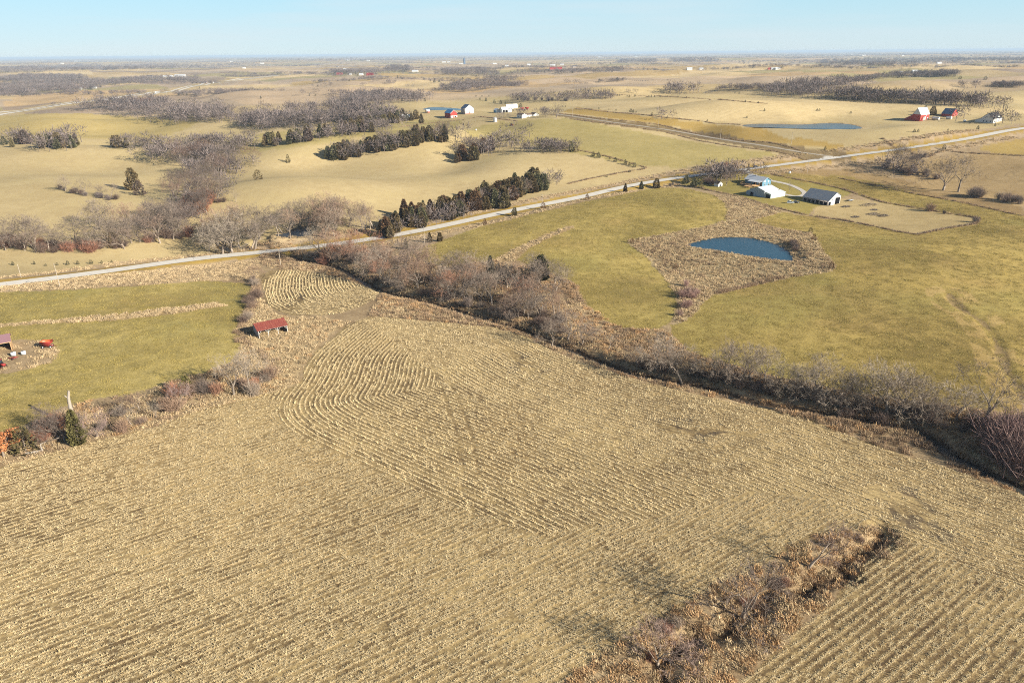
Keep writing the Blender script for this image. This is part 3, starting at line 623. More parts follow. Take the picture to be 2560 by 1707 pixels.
# --- corn stubble: stretches of row, 2.4 m long, straw lying and stubs standing
ROWS = [proto('stubble_row', [blades(26, (1.35, 0.46), 0.44, 0.085, 0.88, g0, None, 0.55), blades(9, (1.3, 0.12), 0.36, 0.05, 0.25, g0, up), blades(6, (1.3, 0.9), 0.45, 0.06, 0.95, g0)], M_STRAW) for _ in range(8)]
TRACKS = [ground_at(smooth_line(t, 4))[:, :2] for t in ([(1075, 900), (1100, 960), (1130, 1040), (1150, 1110), (1160, 1190)], [(1105, 900), (1130, 960), (1162, 1040), (1185, 1110), (1198, 1190)], [(1230, 845), (1290, 885), (1340, 925), (1400, 960), (1480, 1000)], [(1640, 1066), (1720, 1076), (1830, 1085), (1960, 1075)])]
def rows_points():
    out = []; sp = 0.76; seg = 1.15
    def emit(x, y, phi, tx, ty, seed, every, thin):
        keep = inside(x, y, CORN) & ~inside(x, y, GULLY_P) | inside(x, y, CORN2)
        dens = np.ones(len(x))
        for P in (DARK1, DARK2, DARK3, WET1, WET2, WET3): dens[inside(x + 4 * (vnoise(x, y, 4, 8) - .5), y, P)] = 0.22
        k = np.round(phi / sp).astype(int); km = k % every
        dens[k % 2 == 0] *= thin; dens[km == 0] *= 0.3
        dens *= 0.92 + 0.25 * vnoise(x, y, 14, seed) - 0.15 * S((vnoise(x, y, 33, seed + 1) - 0.55) * 4)
        for T in TRACKS: dens[seg_dist(x, y, T)[0] < 0.55] *= 0.15
        keep &= g0.uniform(0, 1, len(x)) < dens
        a = np.arctan2(ty, tx)
        s = 0.85 + 0.4 * g0.uniform(0, 1, len(x)); s *= np.where(km == 5, 1.2, 1.0)
        out.append(np.c_[x, y, a, s][keep])
    def field(bb, phi_fn, zone, seed, every, thin):
        (x0, y0), (x1, y1) = bb; c_ = math.sqrt(sp * seg / 1.15); gx_, gy_ = np.meshgrid(np.arange(x0, x1, c_), np.arange(y0, y1, c_)); x = gx_.ravel() + g0.uniform(-.3, .3, gx_.size) * c_; y = gy_.ravel() + g0.uniform(-.3, .3, gx_.size) * c_; m = zone(x, y); x, y = x[m], y[m]
        phi, gx, gy = phi_fn(x, y); off = phi - np.round(phi / sp) * sp
        emit(x - gx * off, y - gy * off, phi, -gy, gx, seed, every, thin)
    def linear(deg):
        a = R(deg); gx, gy = -math.sin(a), math.cos(a)
        return lambda x, y: (x * gx + y * gy, np.full(len(x), gx), np.full(len(x), gy))
    def dist(L):
        def fn(x, y):
            d, nx, ny = seg_dist(x, y, L); return d, (x - nx) / (d + 1e-6), (y - ny) / (d + 1e-6)
        return fn
    lo, hi = (-170, 80), (190, 310)
    field((lo, hi), linear(34.2), lambda x, y: inside(x, y, Z1), 71, 8, 0.5)
    field((lo, hi), linear(34.5), lambda x, y: inside(x, y, Z3), 72, 8, 0.10)
    field((lo, hi), dist(BND), lambda x, y: ~inside(x, y, Z1) & ~inside(x, y, Z3) & inside(x, y, CORN), 73, 8, 0.16)
    field(((-125, 250), (-20, 380)), dist(C2G), lambda x, y: inside(x, y, CORN2), 74, 8, 0.2)
    return np.vstack(out)
_q = rows_points()
_vis = (np.abs(np.arctan2(_q[:, 0], _q[:, 1])) < R(48)) & (np.hypot(_q[:, 0], _q[:, 1]) > 78)
_q = _q[_vis]
print('stubble rows', len(_q))
scatter('corn_stubble', ROWS, np.c_[_q[:, :2], height(_q[:, 0], _q[:, 1])], _q[:, 2] + g0.normal(0, 0.05, len(_q)), np.c_[np.ones(len(_q)), _q[:, 3], _q[:, 3]], g0.integers(0, 8, len(_q)), 'rows of pale cut corn stubble and straw litter')
# --- tall dry grass, weeds, hay regrowth: patches about 2 m across
GRASS = [proto('grass_patch', [blades(60, (1.9, 1.9), 0.62, 0.10, 0.42, g0)], M_TALL) for _ in range(5)]
WEEDS = [proto('weed_patch', [blades(56, (1.8, 1.8), 0.9, 0.08, 0.35, g0)], M_WEED) for _ in range(4)]
HAYP = [proto('hay_patch', [blades(90, (2.8, 2.8), 0.24, 0.085, 0.6, g0)], M_HAY) for _ in range(4)]
PASP = [proto('pasture_patch', [blades(60, (3.0, 3.0), 0.40, 0.14, 0.55, g0)], M_PAS) for _ in range(4)]
def fill(P, dens, seed, thr=None, scale=30, bbox=None):
    P = np.asarray(P); lo, hi = P.min(0), P.max(0); lo = np.maximum(lo, (-420, 70)); hi = np.minimum(hi, (600, 900))
    n = int((hi[0] - lo[0]) * (hi[1] - lo[1]) * dens); x = g0.uniform(lo[0], hi[0], n); y = g0.uniform(lo[1], hi[1], n)
    m = inside(x, y, P) & (np.abs(np.arctan2(x, y)) < R(42))
    if thr is not None: m &= vnoise(x, y, scale, seed) + 0.4 * (vnoise(x, y, scale / 4, seed + 1) - .5) > thr
    return np.c_[x[m], y[m]]
def line_fill(L, half, per_m, inner=0.0):
    L = np.asarray(L); s = np.r_[0, np.cumsum(np.hypot(*np.diff(L, axis=0).T))]; n = int(s[-1] * per_m); u = g0.uniform(0, s[-1], n)
    x = np.interp(u, s, L[:, 0]); y = np.interp(u, s, L[:, 1]); a = g0.uniform(0, 6.283, n); r = inner + (half - inner) * np.sqrt(g0.uniform(0, 1, n))
    return np.c_[x + np.cos(a) * r, y + np.sin(a) * r]
def clear_of(q, extra=()):
    keep = np.ones(len(q), bool)
    for L, d in ((ROAD_W[::4], 4.2), (GRAVEL_W[::3], 3.6), (DRIVE_W[::2], 2.6)) + tuple(extra): keep &= seg_dist(q[:, 0], q[:, 1], L)[0] > d
    for P in (POND_W, POND2_W, POND3_W, PUD_W, PUD2_W): keep &= ~inside(q[:, 0], q[:, 1], P[:, :2])
    return q[keep]
def lay(name, protos, q, smin, smax, label, extra=()):
    q = clear_of(q, extra); n = len(q); s = g0.uniform(smin, smax, n); print(name, n)
    return scatter(name, protos, np.c_[q, height(q[:, 0], q[:, 1]) - 0.02], g0.uniform(0, 6.283, n), np.c_[s, s, s * g0.uniform(0.7, 1.3, n)], g0.integers(0, len(protos), n), label)
CORRIDOR = poly([(640, 650), (700, 600), (800, 640), (1020, 640), (1100, 668), (1240, 652), (1340, 672), (1440, 708), (1478, 772), (1560, 822), (1660, 826), (1724, 880), (1766, 895), (1900, 932), (2150, 987), (2400, 1018), (2560, 1042), (2800, 1100), (2800, 1330), (2560, 1236), (2442, 1195), (2227, 1125), (2109, 1082), (1914, 1019), (1757, 988), (1558, 938), (1399, 884), (1319, 842), (1239, 817), (1046, 799), (919, 790), (960, 730), (855, 694), (743, 674), (680, 672)])
LEFTEDGE = poly([(-150, 1130), (0, 1085), (96, 1053), (223, 1002), (335, 987), (383, 973), (446, 948), (510, 932), (600, 902), (690, 975), (600, 1000), (480, 1030), (380, 1068), (260, 1096), (140, 1128), (0, 1166), (-150, 1205)])
DITCH1 = poly([(0, 716), (320, 684), (600, 650), (650, 655), (640, 700), (510, 702), (414, 709), (287, 718), (127, 725), (0, 730)])
_creekd = (CREEK_W, 2.4)
qg = np.vstack([fill(FRINGE, 0.42, 1), fill(SHEDGRASS, 0.42, 2), fill(CORRIDOR, 0.34, 3, 0.42, 16), fill(LEFTEDGE, 0.38, 4, 0.32, 14), fill(GULLY_P, 0.36, 15), fill(DITCH1, 0.30, 6), fill(WATERWAY, 0.4, 7), fill(HAY_L_STRIP, 0.5, 8), fill(LOT, 0.22, 9, 0.4, 9)])
# rank roadside grass
for off, rnd in ((17, 4.6),):
    t = np.gradient(ROAD_W, axis=0); t /= np.linalg.norm(t, axis=1, keepdims=True); nn = np.c_[-t[:, 1], t[:, 0]]
    for sgn in (1, -1):
        L = (ROAD_W + nn * sgn * off)[(np.hypot(ROAD_W[:, 0], ROAD_W[:, 1]) < 800)]
        a = line_fill(L, rnd, 2.2); 
        if sgn < 0: a = a[(a[:, 0] < -150) | (a[:, 0] > 210) | True]; a = a[~inside(a[:, 0], a[:, 1], HAY_A) & ~inside(a[:, 0], a[:, 1], HAY_L) & ~inside(a[:, 0], a[:, 1], YARD) & ~inside(a[:, 0], a[:, 1], HAY_B)]
        qg = np.vstack([qg, a])
lay('tall_dry_grass', GRASS, qg, 0.6, 1.25, 'rank tan winter grass along creek, dam and ditches', (( CREEK_W, 2.2), (GULLY_W, 0.9)))
RUSS = [proto('russet_patch', [blades(64, (1.9, 1.9), 0.72, 0.10, 0.45, g0)], M_RUSS) for _ in range(4)]
qr = np.vstack([fill(GULLY_P, 0.30, 5), fill(CORRIDOR, 0.24, 61, 0.50, 18), fill(LEFTEDGE, 0.22, 62, 0.55, 12), fill(SHEDGRASS, 0.08, 63, 0.6, 8)])
lay('russet_grass', RUSS, qr, 0.55, 1.15, 'russet brown bunch grass in gully and creek bottom', ((CREEK_W, 2.0), (GULLY_W, 0.55)))
qw = np.vstack([fill(CORRIDOR, 0.40, 13, 0.50, 15), fill(LEFTEDGE, 0.25, 14, 0.5, 10), line_fill(CREEK_W, 7.5, 2.8, 2.0), line_fill(GULLY_W, 4.5, 2.0, 0.8), fill(FRINGE, 0.16, 16, 0.52, 9), fill(CORRIDOR, 0.2, 33, 0.45, 8)])
qw = qw[~inside(qw[:, 0], qw[:, 1], CORN) | (seg_dist(qw[:, 0], qw[:, 1], GULLY_W)[0] < 6)]; qw = qw[~inside(qw[:, 0], qw[:, 1], HAY_A) & ~inside(qw[:, 0], qw[:, 1], HAY_B) & ~inside(qw[:, 0], qw[:, 1], CORN2)]
# weedy fence lines seen as dark threads between the fields
FENCE_PX = {'yard_n': [(1930, 436), (2010, 452), (2100, 471), (2206, 506), (2330, 527), (2448, 546)], 'yard_s': [(1683, 461), (1742, 468), (1790, 480), (1850, 492), (1920, 515), (2015, 538), (2110, 551), (2192, 567), (2246, 580), (2293, 587)], 'yard_e': [(2293, 587), (2355, 573), (2437, 560), (2448, 546)],
            'gravel_n': [(1400, 285), (1432, 288), (1517, 300), (1645, 317), (1770, 338), (1845, 351), (1920, 360), (2010, 380)], 'gravel_s': [(1425, 298), (1540, 312), (1660, 330), (1745, 352), (1830, 366), (1930, 378), (2050, 392)],
            'past_a': [(1445, 375), (1520, 392), (1590, 412), (1620, 421), (1560, 431), (1480, 446), (1420, 460)], 'past_b': [(1440, 271), (1517, 280), (1600, 287), (1660, 294), (1750, 303), (1850, 313)], 'past_c': [(1530, 237), (1700, 244), (1800, 250), (1920, 260)],
            'left_v': [(628, 700), (640, 712), (642, 740), (625, 780), (600, 815), (601, 850), (640, 880), (683, 905)], 'pond_s': [(1790, 732), (1850, 720), (1910, 705), (1955, 692)], 'rfar': [(2200, 372), (2360, 374), (2400, 382), (2480, 386), (2560, 390)], 'midr': [(2100, 446), (2180, 462), (2260, 480), (2400, 505), (2560, 541)],
            'farm_w': [(1000, 318), (1060, 310), (1160, 300), (1200, 292), (1290, 303)]}
FENCE_W = {k: smooth_w(resample(ground_at(densify(v, 4, False))[:, :2], 2.0), 3) for k, v in FENCE_PX.items()}
fq = []
for k, L in FENCE_W.items():
    d = np.hypot(L[:, 0], L[:, 1]).mean(); half = {'left_v': 2.2, 'pond_s': 1.6}.get(k, 0.9 if d < 650 else 1.4); fq.append(line_fill(L, half, {'left_v': 2.2, 'pond_s': 4.0}.get(k, 1.5)))
qw = np.vstack([qw] + fq)
lay('dead_weeds', WEEDS, qw, 0.5, 1.15, 'dark dead weeds and brush litter along creek banks and fence lines', ((CREEK_W, 1.7), (GULLY_W, 0.5)))
qh = np.vstack([fill(HAY_A, 0.12, 21), fill(HAY_B, 0.12, 22), fill(HAY_L, 0.14, 23)])
qh = qh[~inside(qh[:, 0], qh[:, 1], LOT) & ~inside(qh[:, 0], qh[:, 1], WATERWAY) & ~inside(qh[:, 0], qh[:, 1], HAY_L_STRIP) & ~inside(qh[:, 0], qh[:, 1], PADDOCK) & ~inside(qh[:, 0], qh[:, 1], FRINGE)]
lay('hay_regrowth', HAYP, qh, 0.7, 1.2, 'short yellow green regrowth covering the hay fields')
# ------------------------------------------------------------------ tree and shrub meshes (unit height, shared by all copies)
M_BARK = plant_mat('bark', (0.13, 0.10, 0.08), (0.34, 0.285, 0.23), objcol=False, rnd=0.25)
M_TWIG = plant_mat('bare_twigs', (0.60, 0.60, 0.60), (1.0, 1.0, 1.0), objcol=True, rnd=0.15)
M_CEDAR = plant_mat('cedar_foliage', (0.45, 0.45, 0.45), (1.0, 1.0, 1.0), objcol=True, rnd=0.18)
M_LEAF = plant_mat('russet_leaves', (0.26, 0.095, 0.04), (0.46, 0.20, 0.085), rnd=0.15)
M_SNAG = plain('bleached_wood', (0.38, 0.33, 0.275), rough=0.9, var=0.2, scale=4)
class MB:
    def __init__(s): s.V = []; s.F = []; s.C = []
    def tube(s, a, b, r0, r1, k, c):
        a = np.array(a); b = np.array(b); d = b - a; d = d / (np.linalg.norm(d) + 1e-9)
        u = np.cross(d, (0.3, 0.9, 0.1)); u /= np.linalg.norm(u) + 1e-9; v = np.cross(d, u); n = len(s.V)
        for p, r in ((a, r0), (b, r1)):
            for i in range(k): t = 6.283 * i / k; s.V.append(p + (u * math.cos(t) + v * math.sin(t)) * r)
        for i in range(k):
            j = (i + 1) % k; s.F.append((n + i, n + j, n + k + j, n + k + i))
        s.C += [c] * (2 * k)
    def blade(s, a, b, w, c, g):
        a = np.array(a); b = np.array(b); d = b - a; q = g.normal(size=3); u = np.cross(d, q); u = u / (np.linalg.norm(u) + 1e-9) * w / 2; n = len(s.V)
        s.V += [a - u, a + u, b + u * 0.3, b - u * 0.3]; s.F.append((n, n + 1, n + 2, n + 3)); s.C += [c] * 4
    def quad(s, p, u, v, c):
        n = len(s.V); s.V += [p - u - v, p + u - v, p + u + v, p - u + v]; s.F.append((n, n + 1, n + 2, n + 3)); s.C += [c] * 4
    def mesh(s, name, mat, smooth=False):
        me = mesh_np(name, np.array(s.V), np.array(s.F), mat, smooth); attr(me, 'c', 'FLOAT', s.C); return me
def bare_tree(g, spread=0.5, split=0.28, twigs=4, tw=0.0033, lean=0.08, nlimb=5, side=1):
    T, Cw = MB(), MB()
    def grow(p, d, L, r, depth):
        nseg = 3 if depth < 2 else 2; q = np.array(p)
        for i in range(nseg):
            d = d + g.normal(0, 0.16 + 0.05 * depth, 3) * (0.6 if depth == 0 else 1); d[2] += 0.07 if depth else 0; d /= np.linalg.norm(d)
            e = q + d * L / nseg; r1 = r * (1 - 0.22 * (i + 1) / nseg * 1.3)
            cc = float(np.clip(g.normal(0.55, 0.25), 0, 1))
            if depth <= 1: T.tube(q, e, r, r1, 5 if depth == 0 else 4, cc)
            elif depth == 2: T.tube(q, e, r, r1, 3, cc)
            else: Cw.blade(q, e, max(r * 2, tw), cc, g)
            if depth >= 2:
                for _ in range(side):
                    dd = d + g.normal(0, 0.65, 3); dd[2] += 0.15; dd /= np.linalg.norm(dd); Cw.blade(e, e + dd * L * g.uniform(0.35, 0.7), tw, float(g.uniform(0, 1)), g)
            q = e; r = r1
        if depth >= 4: 
            for _ in range(twigs):
                dd = d * 0.6 + g.normal(0, 0.6, 3); dd[2] += 0.12; dd /= np.linalg.norm(dd); Cw.blade(q, q + dd * g.uniform(0.04, 0.085), tw, float(g.uniform(0, 1)), g)
            return
        n = nlimb if depth == 0 else int(g.integers(2, 4)) + (1 if depth < 3 else 0)
        for i in range(n):
            a = 6.283 * (i + g.uniform(-0.3, 0.3)) / n; k = spread * g.uniform(0.6, 1.25) * (1.0 if depth == 0 else 1.15)
            u = np.cross(d, (0.2, 0.1, 0.97)); u = u / (np.linalg.norm(u) + 1e-6) if np.linalg.norm(u) > 0.05 else np.array([1.0, 0, 0]); v = np.cross(d, u)
            nd = d + (u * math.cos(a) + v * math.sin(a)) * k * 1.25; nd[2] = max(nd[2], -0.05); nd /= np.linalg.norm(nd)
            s = q - d * L * g.uniform(0, 0.35) if depth else q - d * L * g.uniform(0, 0.45)
            grow(s, nd, L * g.uniform(0.62, 0.86) if depth else g.uniform(0.24, 0.34), r * 0.64, depth + 1)
    d0 = np.array([g.normal(0, lean), g.normal(0, lean), 1.0]); grow((0, 0, -0.02), d0 / np.linalg.norm(d0), split, 0.030, 0)
    V = np.array(Cw.V); h = np.percentile(V[:, 2], 99.5)
    for b in (T, Cw): b.V = [np.array(v) / h for v in b.V]
    return T.mesh('bare_trunk', M_BARK, True), Cw.mesh('bare_crown', M_TWIG)
def cedar(g, rad=0.26, n=950, round_=0.75):
    T, Cw = MB(), MB(); T.tube((0, 0, -0.03), (0, 0, 0.5), 0.03, 0.012, 5, 0.4)
    ph = g.uniform(0, 6.28, 4); am = g.uniform(0.05, 0.16, 4)
    def prof(h, a): return rad * (1 - h) ** round_ * min(1, 0.55 + h * 3.0) * (1 + am[0] * math.sin(2 * a + ph[0]) + am[1] * math.sin(3 * a + 9 * h + ph[1]) + am[2] * math.sin(14 * h + ph[2]))
    for k in range(n):
        h = g.uniform(0.02, 0.985) ** 1.15; a = g.uniform(0, 6.283); r = prof(h, a) * (1 - abs(g.normal(0, 0.22))); r = max(r, 0.005)
        p = np.array([math.cos(a) * r, math.sin(a) * r, h]); s = g.uniform(0.018, 0.042) * (1.15 - 0.5 * h)
        o = np.array([math.cos(a), math.sin(a), 0.9 + g.normal(0, .3)]); o /= np.linalg.norm(o); u = np.cross(o, g.normal(size=3)); u /= np.linalg.norm(u) + 1e-9
        Cw.quad(p, o * s * 1.3, u * s * 0.75, float(np.clip(0.25 + 0.75 * g.uniform(0, 1) ** 1.4, 0, 1)))
    for k in range(26):
        h = g.uniform(0.25, 1.0); a = g.uniform(0, 6.28); r = prof(min(h, .97), a); p = np.array([math.cos(a) * r, math.sin(a) * r, h]); Cw.blade(p, p + np.array([math.cos(a) * 0.03, math.sin(a) * 0.03, 0.07]), 0.022, 0.6, g)
    return T.mesh('cedar_trunk', M_BARK, True), Cw.mesh('cedar_crown', M_CEDAR)
def shrub(g, n=150, spread=0.75, tw=0.012):
    Cw = MB()
    for k in range(n):
        a = g.uniform(0, 6.283); t = spread * g.uniform(0.05, 1.0); p = np.array([g.normal(0, 0.12), g.normal(0, 0.12), -0.03]); d = np.array([math.cos(a) * t, math.sin(a) * t, 1.0]); d /= np.linalg.norm(d)
        L = g.uniform(0.35, 0.75); e = p + d * L; Cw.blade(p, e, tw, float(g.uniform(0, 0.7)), g)
        for _ in range(4):
            q = p + d * L * g.uniform(0.4, 1); dd = d + g.normal(0, 0.5, 3); dd /= np.linalg.norm(dd); Cw.blade(q, q + dd * g.uniform(0.15, 0.38), tw * 0.75, float(g.uniform(0.2, 1)), g)
    V = np.array(Cw.V); h = np.percentile(V[:, 2], 99); Cw.V = [np.array(v) / h for v in Cw.V]
    return Cw.mesh('shrub', M_TWIG)
gt = np.random.default_rng(21)
BARE = [bare_tree(gt, sp, st, tw_, lean=ln, nlimb=nl) for sp, st, tw_, ln, nl in ((0.62, 0.20, 5, .10, 5), (0.55, 0.24, 5, .08, 5), (0.70, 0.18, 5, .12, 6), (0.50, 0.30, 5, .14, 4), (0.45, 0.33, 5, .05, 5), (0.60, 0.15, 6, .10, 6), (0.40, 0.36, 4, .18, 4), (0.66, 0.25, 4, .22, 4))]
BARE_N = [bare_tree(gt, sp, st, tw_, lean=ln, nlimb=nl, side=2) for sp, st, tw_, ln, nl in ((0.58, 0.20, 6, .10, 5), (0.52, 0.26, 6, .16, 5), (0.62, 0.17, 6, .12, 6), (0.48, 0.30, 6, .2, 4), (0.55, 0.22, 6, .08, 5), (0.42, 0.34, 5, .22, 4))]
SLIM = [bare_tree(gt, 0.26, 0.42, 4, lean=.03, nlimb=5) for _ in range(3)]
CEDAR = [cedar(gt, r_, 1100, k_) for r_, k_ in ((0.30, 0.50), (0.37, 0.42), (0.42, 0.40), (0.27, 0.6), (0.34, 0.36))]
CEDNR = [cedar(gt, 0.22, 1100, 0.6)]
CEDSM = [cedar(gt, r_, 420, k_) for r_, k_ in ((0.44, 0.5), (0.52, 0.42), (0.40, 0.55))]
SHRUB = [shrub(gt, n_, s_) for n_, s_ in ((150, .7), (190, 1.0), (130, .5), (210, 1.2))]
print('tree tris', [len(c.polygons) * 2 for _, c in BARE])

GREY = [(0.29, 0.235, 0.19), (0.25, 0.20, 0.165), (0.33, 0.265, 0.215), (0.215, 0.17, 0.145)]
PINK = [(0.35, 0.235, 0.17), (0.32, 0.235, 0.185), (0.38, 0.26, 0.185), (0.36, 0.29, 0.23), (0.39, 0.215, 0.145)]
RED = [(0.42, 0.20, 0.12), (0.38, 0.19, 0.13), (0.45, 0.24, 0.15)]
WOOD_SHADED = [(0.185, 0.145, 0.12), (0.16, 0.125, 0.105), (0.21, 0.165, 0.135), (0.215, 0.14, 0.11)]  # tints darkened to carry the self-shading of dense woods
DARK = [(0.20, 0.14, 0.11), (0.24, 0.165, 0.13), (0.17, 0.125, 0.105)]
PALE = [(0.43, 0.36, 0.29), (0.40, 0.335, 0.265)]
CGREEN = [(0.21, 0.175, 0.085), (0.165, 0.16, 0.085), (0.24, 0.18, 0.09), (0.20, 0.155, 0.085)]
CBROWN = [(0.21, 0.12, 0.06), (0.19, 0.115, 0.065), (0.17, 0.125, 0.06)]
PLANTS = []          # (kind, mesh index, xyz, height, colour, label, group, apparent size)
def px_height(q, hpx):
    d = np.linalg.norm(q - CAMP, axis=1); dep = np.arcsin((CAM_Z - q[:, 2]) / d); return hpx * d / (FOC * np.cos(dep))
def plant(kind, px, hpx, tints, label, group=None):
    px = np.atleast_2d(np.asarray(px, float)); n = len(px); q = ground_at(px); hpx = np.broadcast_to(np.asarray(hpx, float), (n,)); h = px_height(q, hpx)
    for i in range(n): PLANTS.append((kind, q[i], float(h[i]), tints[gt.integers(len(tints))], label, group, float(hpx[i])))
def in_poly(P, n, sep=4.0):
    P = np.asarray(P, float); out = []; tries = 0
    while len(out) < n and tries < n * 80:
        tries += 1; p = gt.uniform(P.min(0), P.max(0))
        if inside(p[:1], p[1:], P)[0] and all(abs(p[0] - o[0]) / sep + abs(p[1] - o[1]) / (sep * 0.45) > 1 for o in out): out.append(p)
    return np.array(out)
def on_line(L, n, jx=4, jy=4):
    L = resample(np.asarray(L, float), 1.0); k = np.sort(gt.uniform(0, len(L) - 1, n)).astype(int); return L[k] + np.c_[gt.normal(0, jx, n), gt.normal(0, jy, n)]
def U(a, b, n): return gt.uniform(a, b, n)
def bare_poly(P, n, lo, hi, tints, label, group, sep=5): p = in_poly(P, n, sep); plant('bare', p, U(lo, hi, len(p)), tints, label, group)
def bare_line(L, n, lo, hi, tints, label, group, jx=4, jy=4): plant('bare', on_line(L, n, jx, jy), U(lo, hi, n), tints, label, group)
def cedar_line(L, n, lo, hi, tints, label, group, jx=3, jy=4, kind='cedar'): plant(kind, on_line(L, n, jx, jy), U(lo, hi, n), tints, label, group)
def shrub_line(L, n, lo, hi, tints, label, group, jx=5, jy=4): plant('shrub', on_line(L, n, jx, jy), U(lo, hi, n), tints, label, group)
def shrub_poly(P, n, lo, hi, tints, label, group, sep=5): p = in_poly(P, n, sep); plant('shrub', p, U(lo, hi, len(p)), tints, label, group)

# --- near trees
G_CR = 'bare trees in the creek thicket'
bare_poly([(800, 652), (900, 642), (1010, 655), (1100, 685), (1180, 705), (1240, 700), (1330, 725), (1395, 765), (1410, 800), (1330, 803), (1200, 775), (1050, 735), (930, 702)], 66, 44, 82, PINK + GREY[:2], 'bare pinkish grey tree in the dense thicket along the creek', G_CR, 9)
bare_poly([(1290, 690), (1380, 690), (1430, 740), (1400, 770), (1330, 745)], 10, 45, 66, GREY, 'bare grey tree beside the dark cedars above the creek', 'bare trees by the dark cedars')
shrub_poly([(770, 640), (870, 622), (960, 632), (1000, 650), (900, 655), (800, 668)], 34, 14, 28, RED + PINK, 'rust coloured brush between the road and the creek thicket', 'rust brush below the road', 6)
shrub_poly([(830, 668), (960, 715), (1100, 755), (1300, 815), (1420, 850), (1410, 800), (1200, 770), (980, 712)], 44, 12, 28, DARK + GREY, 'dark twiggy shrub under the creek thicket trees', 'shrubs under the creek thicket', 7)
plant('bare', [(1380, 868), (1420, 850), (1455, 862), (1520, 875), (1560, 905), (1590, 912), (1640, 925), (1480, 858)], [72, 75, 60, 45, 40, 52, 86, 38], GREY + PALE, 'thin bare tree on the open stretch of creek bank', 'thin trees on the open creek bank')
cr = [(1705, 958, 95), (1668, 940, 72), (1775, 965, 60), (1812, 972, 100), (1838, 975, 90), (1875, 960, 88), (1912, 955, 78), (1945, 985, 72), (1985, 1000, 66), (2012, 1005, 80), (2040, 1020, 108), (2062, 1010, 92), (2090, 1015, 78), (2130, 1032, 80), (2150, 1040, 72), (2180, 1042, 92), (2212, 1052, 118), (2238, 1048, 98), (2250, 1055, 86), (2280, 1062, 92), (2330, 1050, 70), (2390, 1055, 84), (2408, 1058, 76), (2520, 1085, 70), (1740, 940, 58), (1960, 975, 60), (2110, 1020, 56), (2350, 1068, 62), (1855, 968, 70), (2300, 1058, 60)]
plant('bare', [c[:2] for c in cr], [c[2] for c in cr], PALE + GREY[:1] + GREY[2:3], 'bare grey tree leaning over the creek below the big hay field', 'bare trees along the lower creek')
plant('bare', [(2462, 1062)], 112, GREY[:1], 'broad bare tree with dark forked limbs at the right end of the creek')
shrub_line([(1560, 920), (1700, 945), (1830, 962), (1960, 985), (2100, 1020), (2260, 1055), (2420, 1075), (2560, 1090)], 62, 14, 34, DARK + GREY[3:] + PINK[1:2], 'brown twiggy shrub on the lower creek bank', 'shrubs on the lower creek bank', 8, 9)
shrub_poly([(2490, 1090), (2570, 1070), (2600, 1160), (2560, 1200), (2500, 1160)], 16, 40, 80, [(0.30, 0.20, 0.18), (0.27, 0.185, 0.165)], 'tall purplish brush at the right edge of the picture', 'purplish brush at the right edge')
plant('bare', [(1856, 1546)], 122, [(0.22, 0.175, 0.15)], 'small dark bare tree in the middle of the foreground gully')
plant('bare', [(2021, 1418)], 92, [(0.28, 0.21, 0.18)], 'small bare tree near the head of the foreground gully')
plant('bare', [(1644, 1662)], 84, [(0.33, 0.24, 0.20)], 'thin sapling at the bottom end of the foreground gully')
shrub_poly([(1900, 1440), (2060, 1360), (2180, 1340), (2190, 1365), (2060, 1440), (1920, 1500), (1760, 1600), (1640, 1680), (1560, 1650), (1700, 1540)], 10, 14, 28, PINK + RED[1:2] + DARK[:1], 'reddish twiggy shrub in the foreground gully', 'shrubs in the foreground gully', 14)
# --- left field edge
shrub_line([(60, 1125), (130, 1095), (220, 1080), (330, 1045), (420, 1010), (500, 985), (600, 960), (690, 955)], 22, 14, 36, PINK + RED + GREY[3:] + DARK[:1], 'bare brush along the left edge of the stubble field', 'brush along the left stubble edge', 7, 10)
for p, h, t, s in (((146, 1098), 66, GREY[3:], 'thin bare sapling just left of the green cedar'), ((162, 1104), 58, GREY[3:], 'second thin sapling beside the green cedar'), ((243, 1092), 62, [(0.33, 0.24, 0.22)], 'purplish bare tree right of the green cedar'),
                   ((105, 1080), 56, GREY[3:], 'grey bare tree left of the bleached snag'), ((330, 1062), 50, PALE, 'pale bare shrub tree in the left hedgerow'), ((390, 1045), 42, PALE, 'small pale sapling in the left hedgerow'), ((450, 1020), 54, [(0.36, 0.27, 0.25)], 'purplish bare tree below the rounded cedar'),
                   ((586, 990), 92, PALE, 'bare pale trunked tree at the corner of the stubble, left of a pair'), ((624, 980), 96, PALE, 'bare pale trunked tree at the corner of the stubble, right of a pair'), ((300, 1035), 46, DARK, 'dark bare tree in the left hedgerow'), ((350, 1030), 44, DARK[:1], 'dark leafless tree beside rusty brush in the left hedgerow')):
    plant('bare', [p], h, t, s)
plant('cedar_slim', [(198, 1110)], 74, [(0.14, 0.125, 0.05)], 'green cedar in front of the bleached snag')
plant('cedar_round', [(470, 985)], 42, [(0.115, 0.11, 0.03)], 'rounded green cedar on the left field edge')
plant('cedar_round', [(66, 1128)], 50, [(0.12, 0.10, 0.045)], 'brownish cedar beside the orange oak leaves')
plant('oak', [(10, 1142)], 54, [(1, 1, 1)], 'orange leaved young oak at the left edge of the picture')
plant('oak', [(40, 1110)], 36, [(1, 1, 1)], 'second orange leaved oak, just behind the first')
plant('oak', [(82, 1106)], 26, [(1, 1, 1)], 'small orange leaved oak right of the brownish cedar')
shrub_line([(628, 700), (640, 715), (642, 745), (622, 780), (602, 820)], 14, 10, 26, PINK + DARK[:1], 'twiggy shrub in the weedy line left of the upper stubble', 'shrubs in the weedy line')
plant('bare', [(636, 705)], 48, PINK[:1], 'reddish bare tree where the weedy line meets the road')
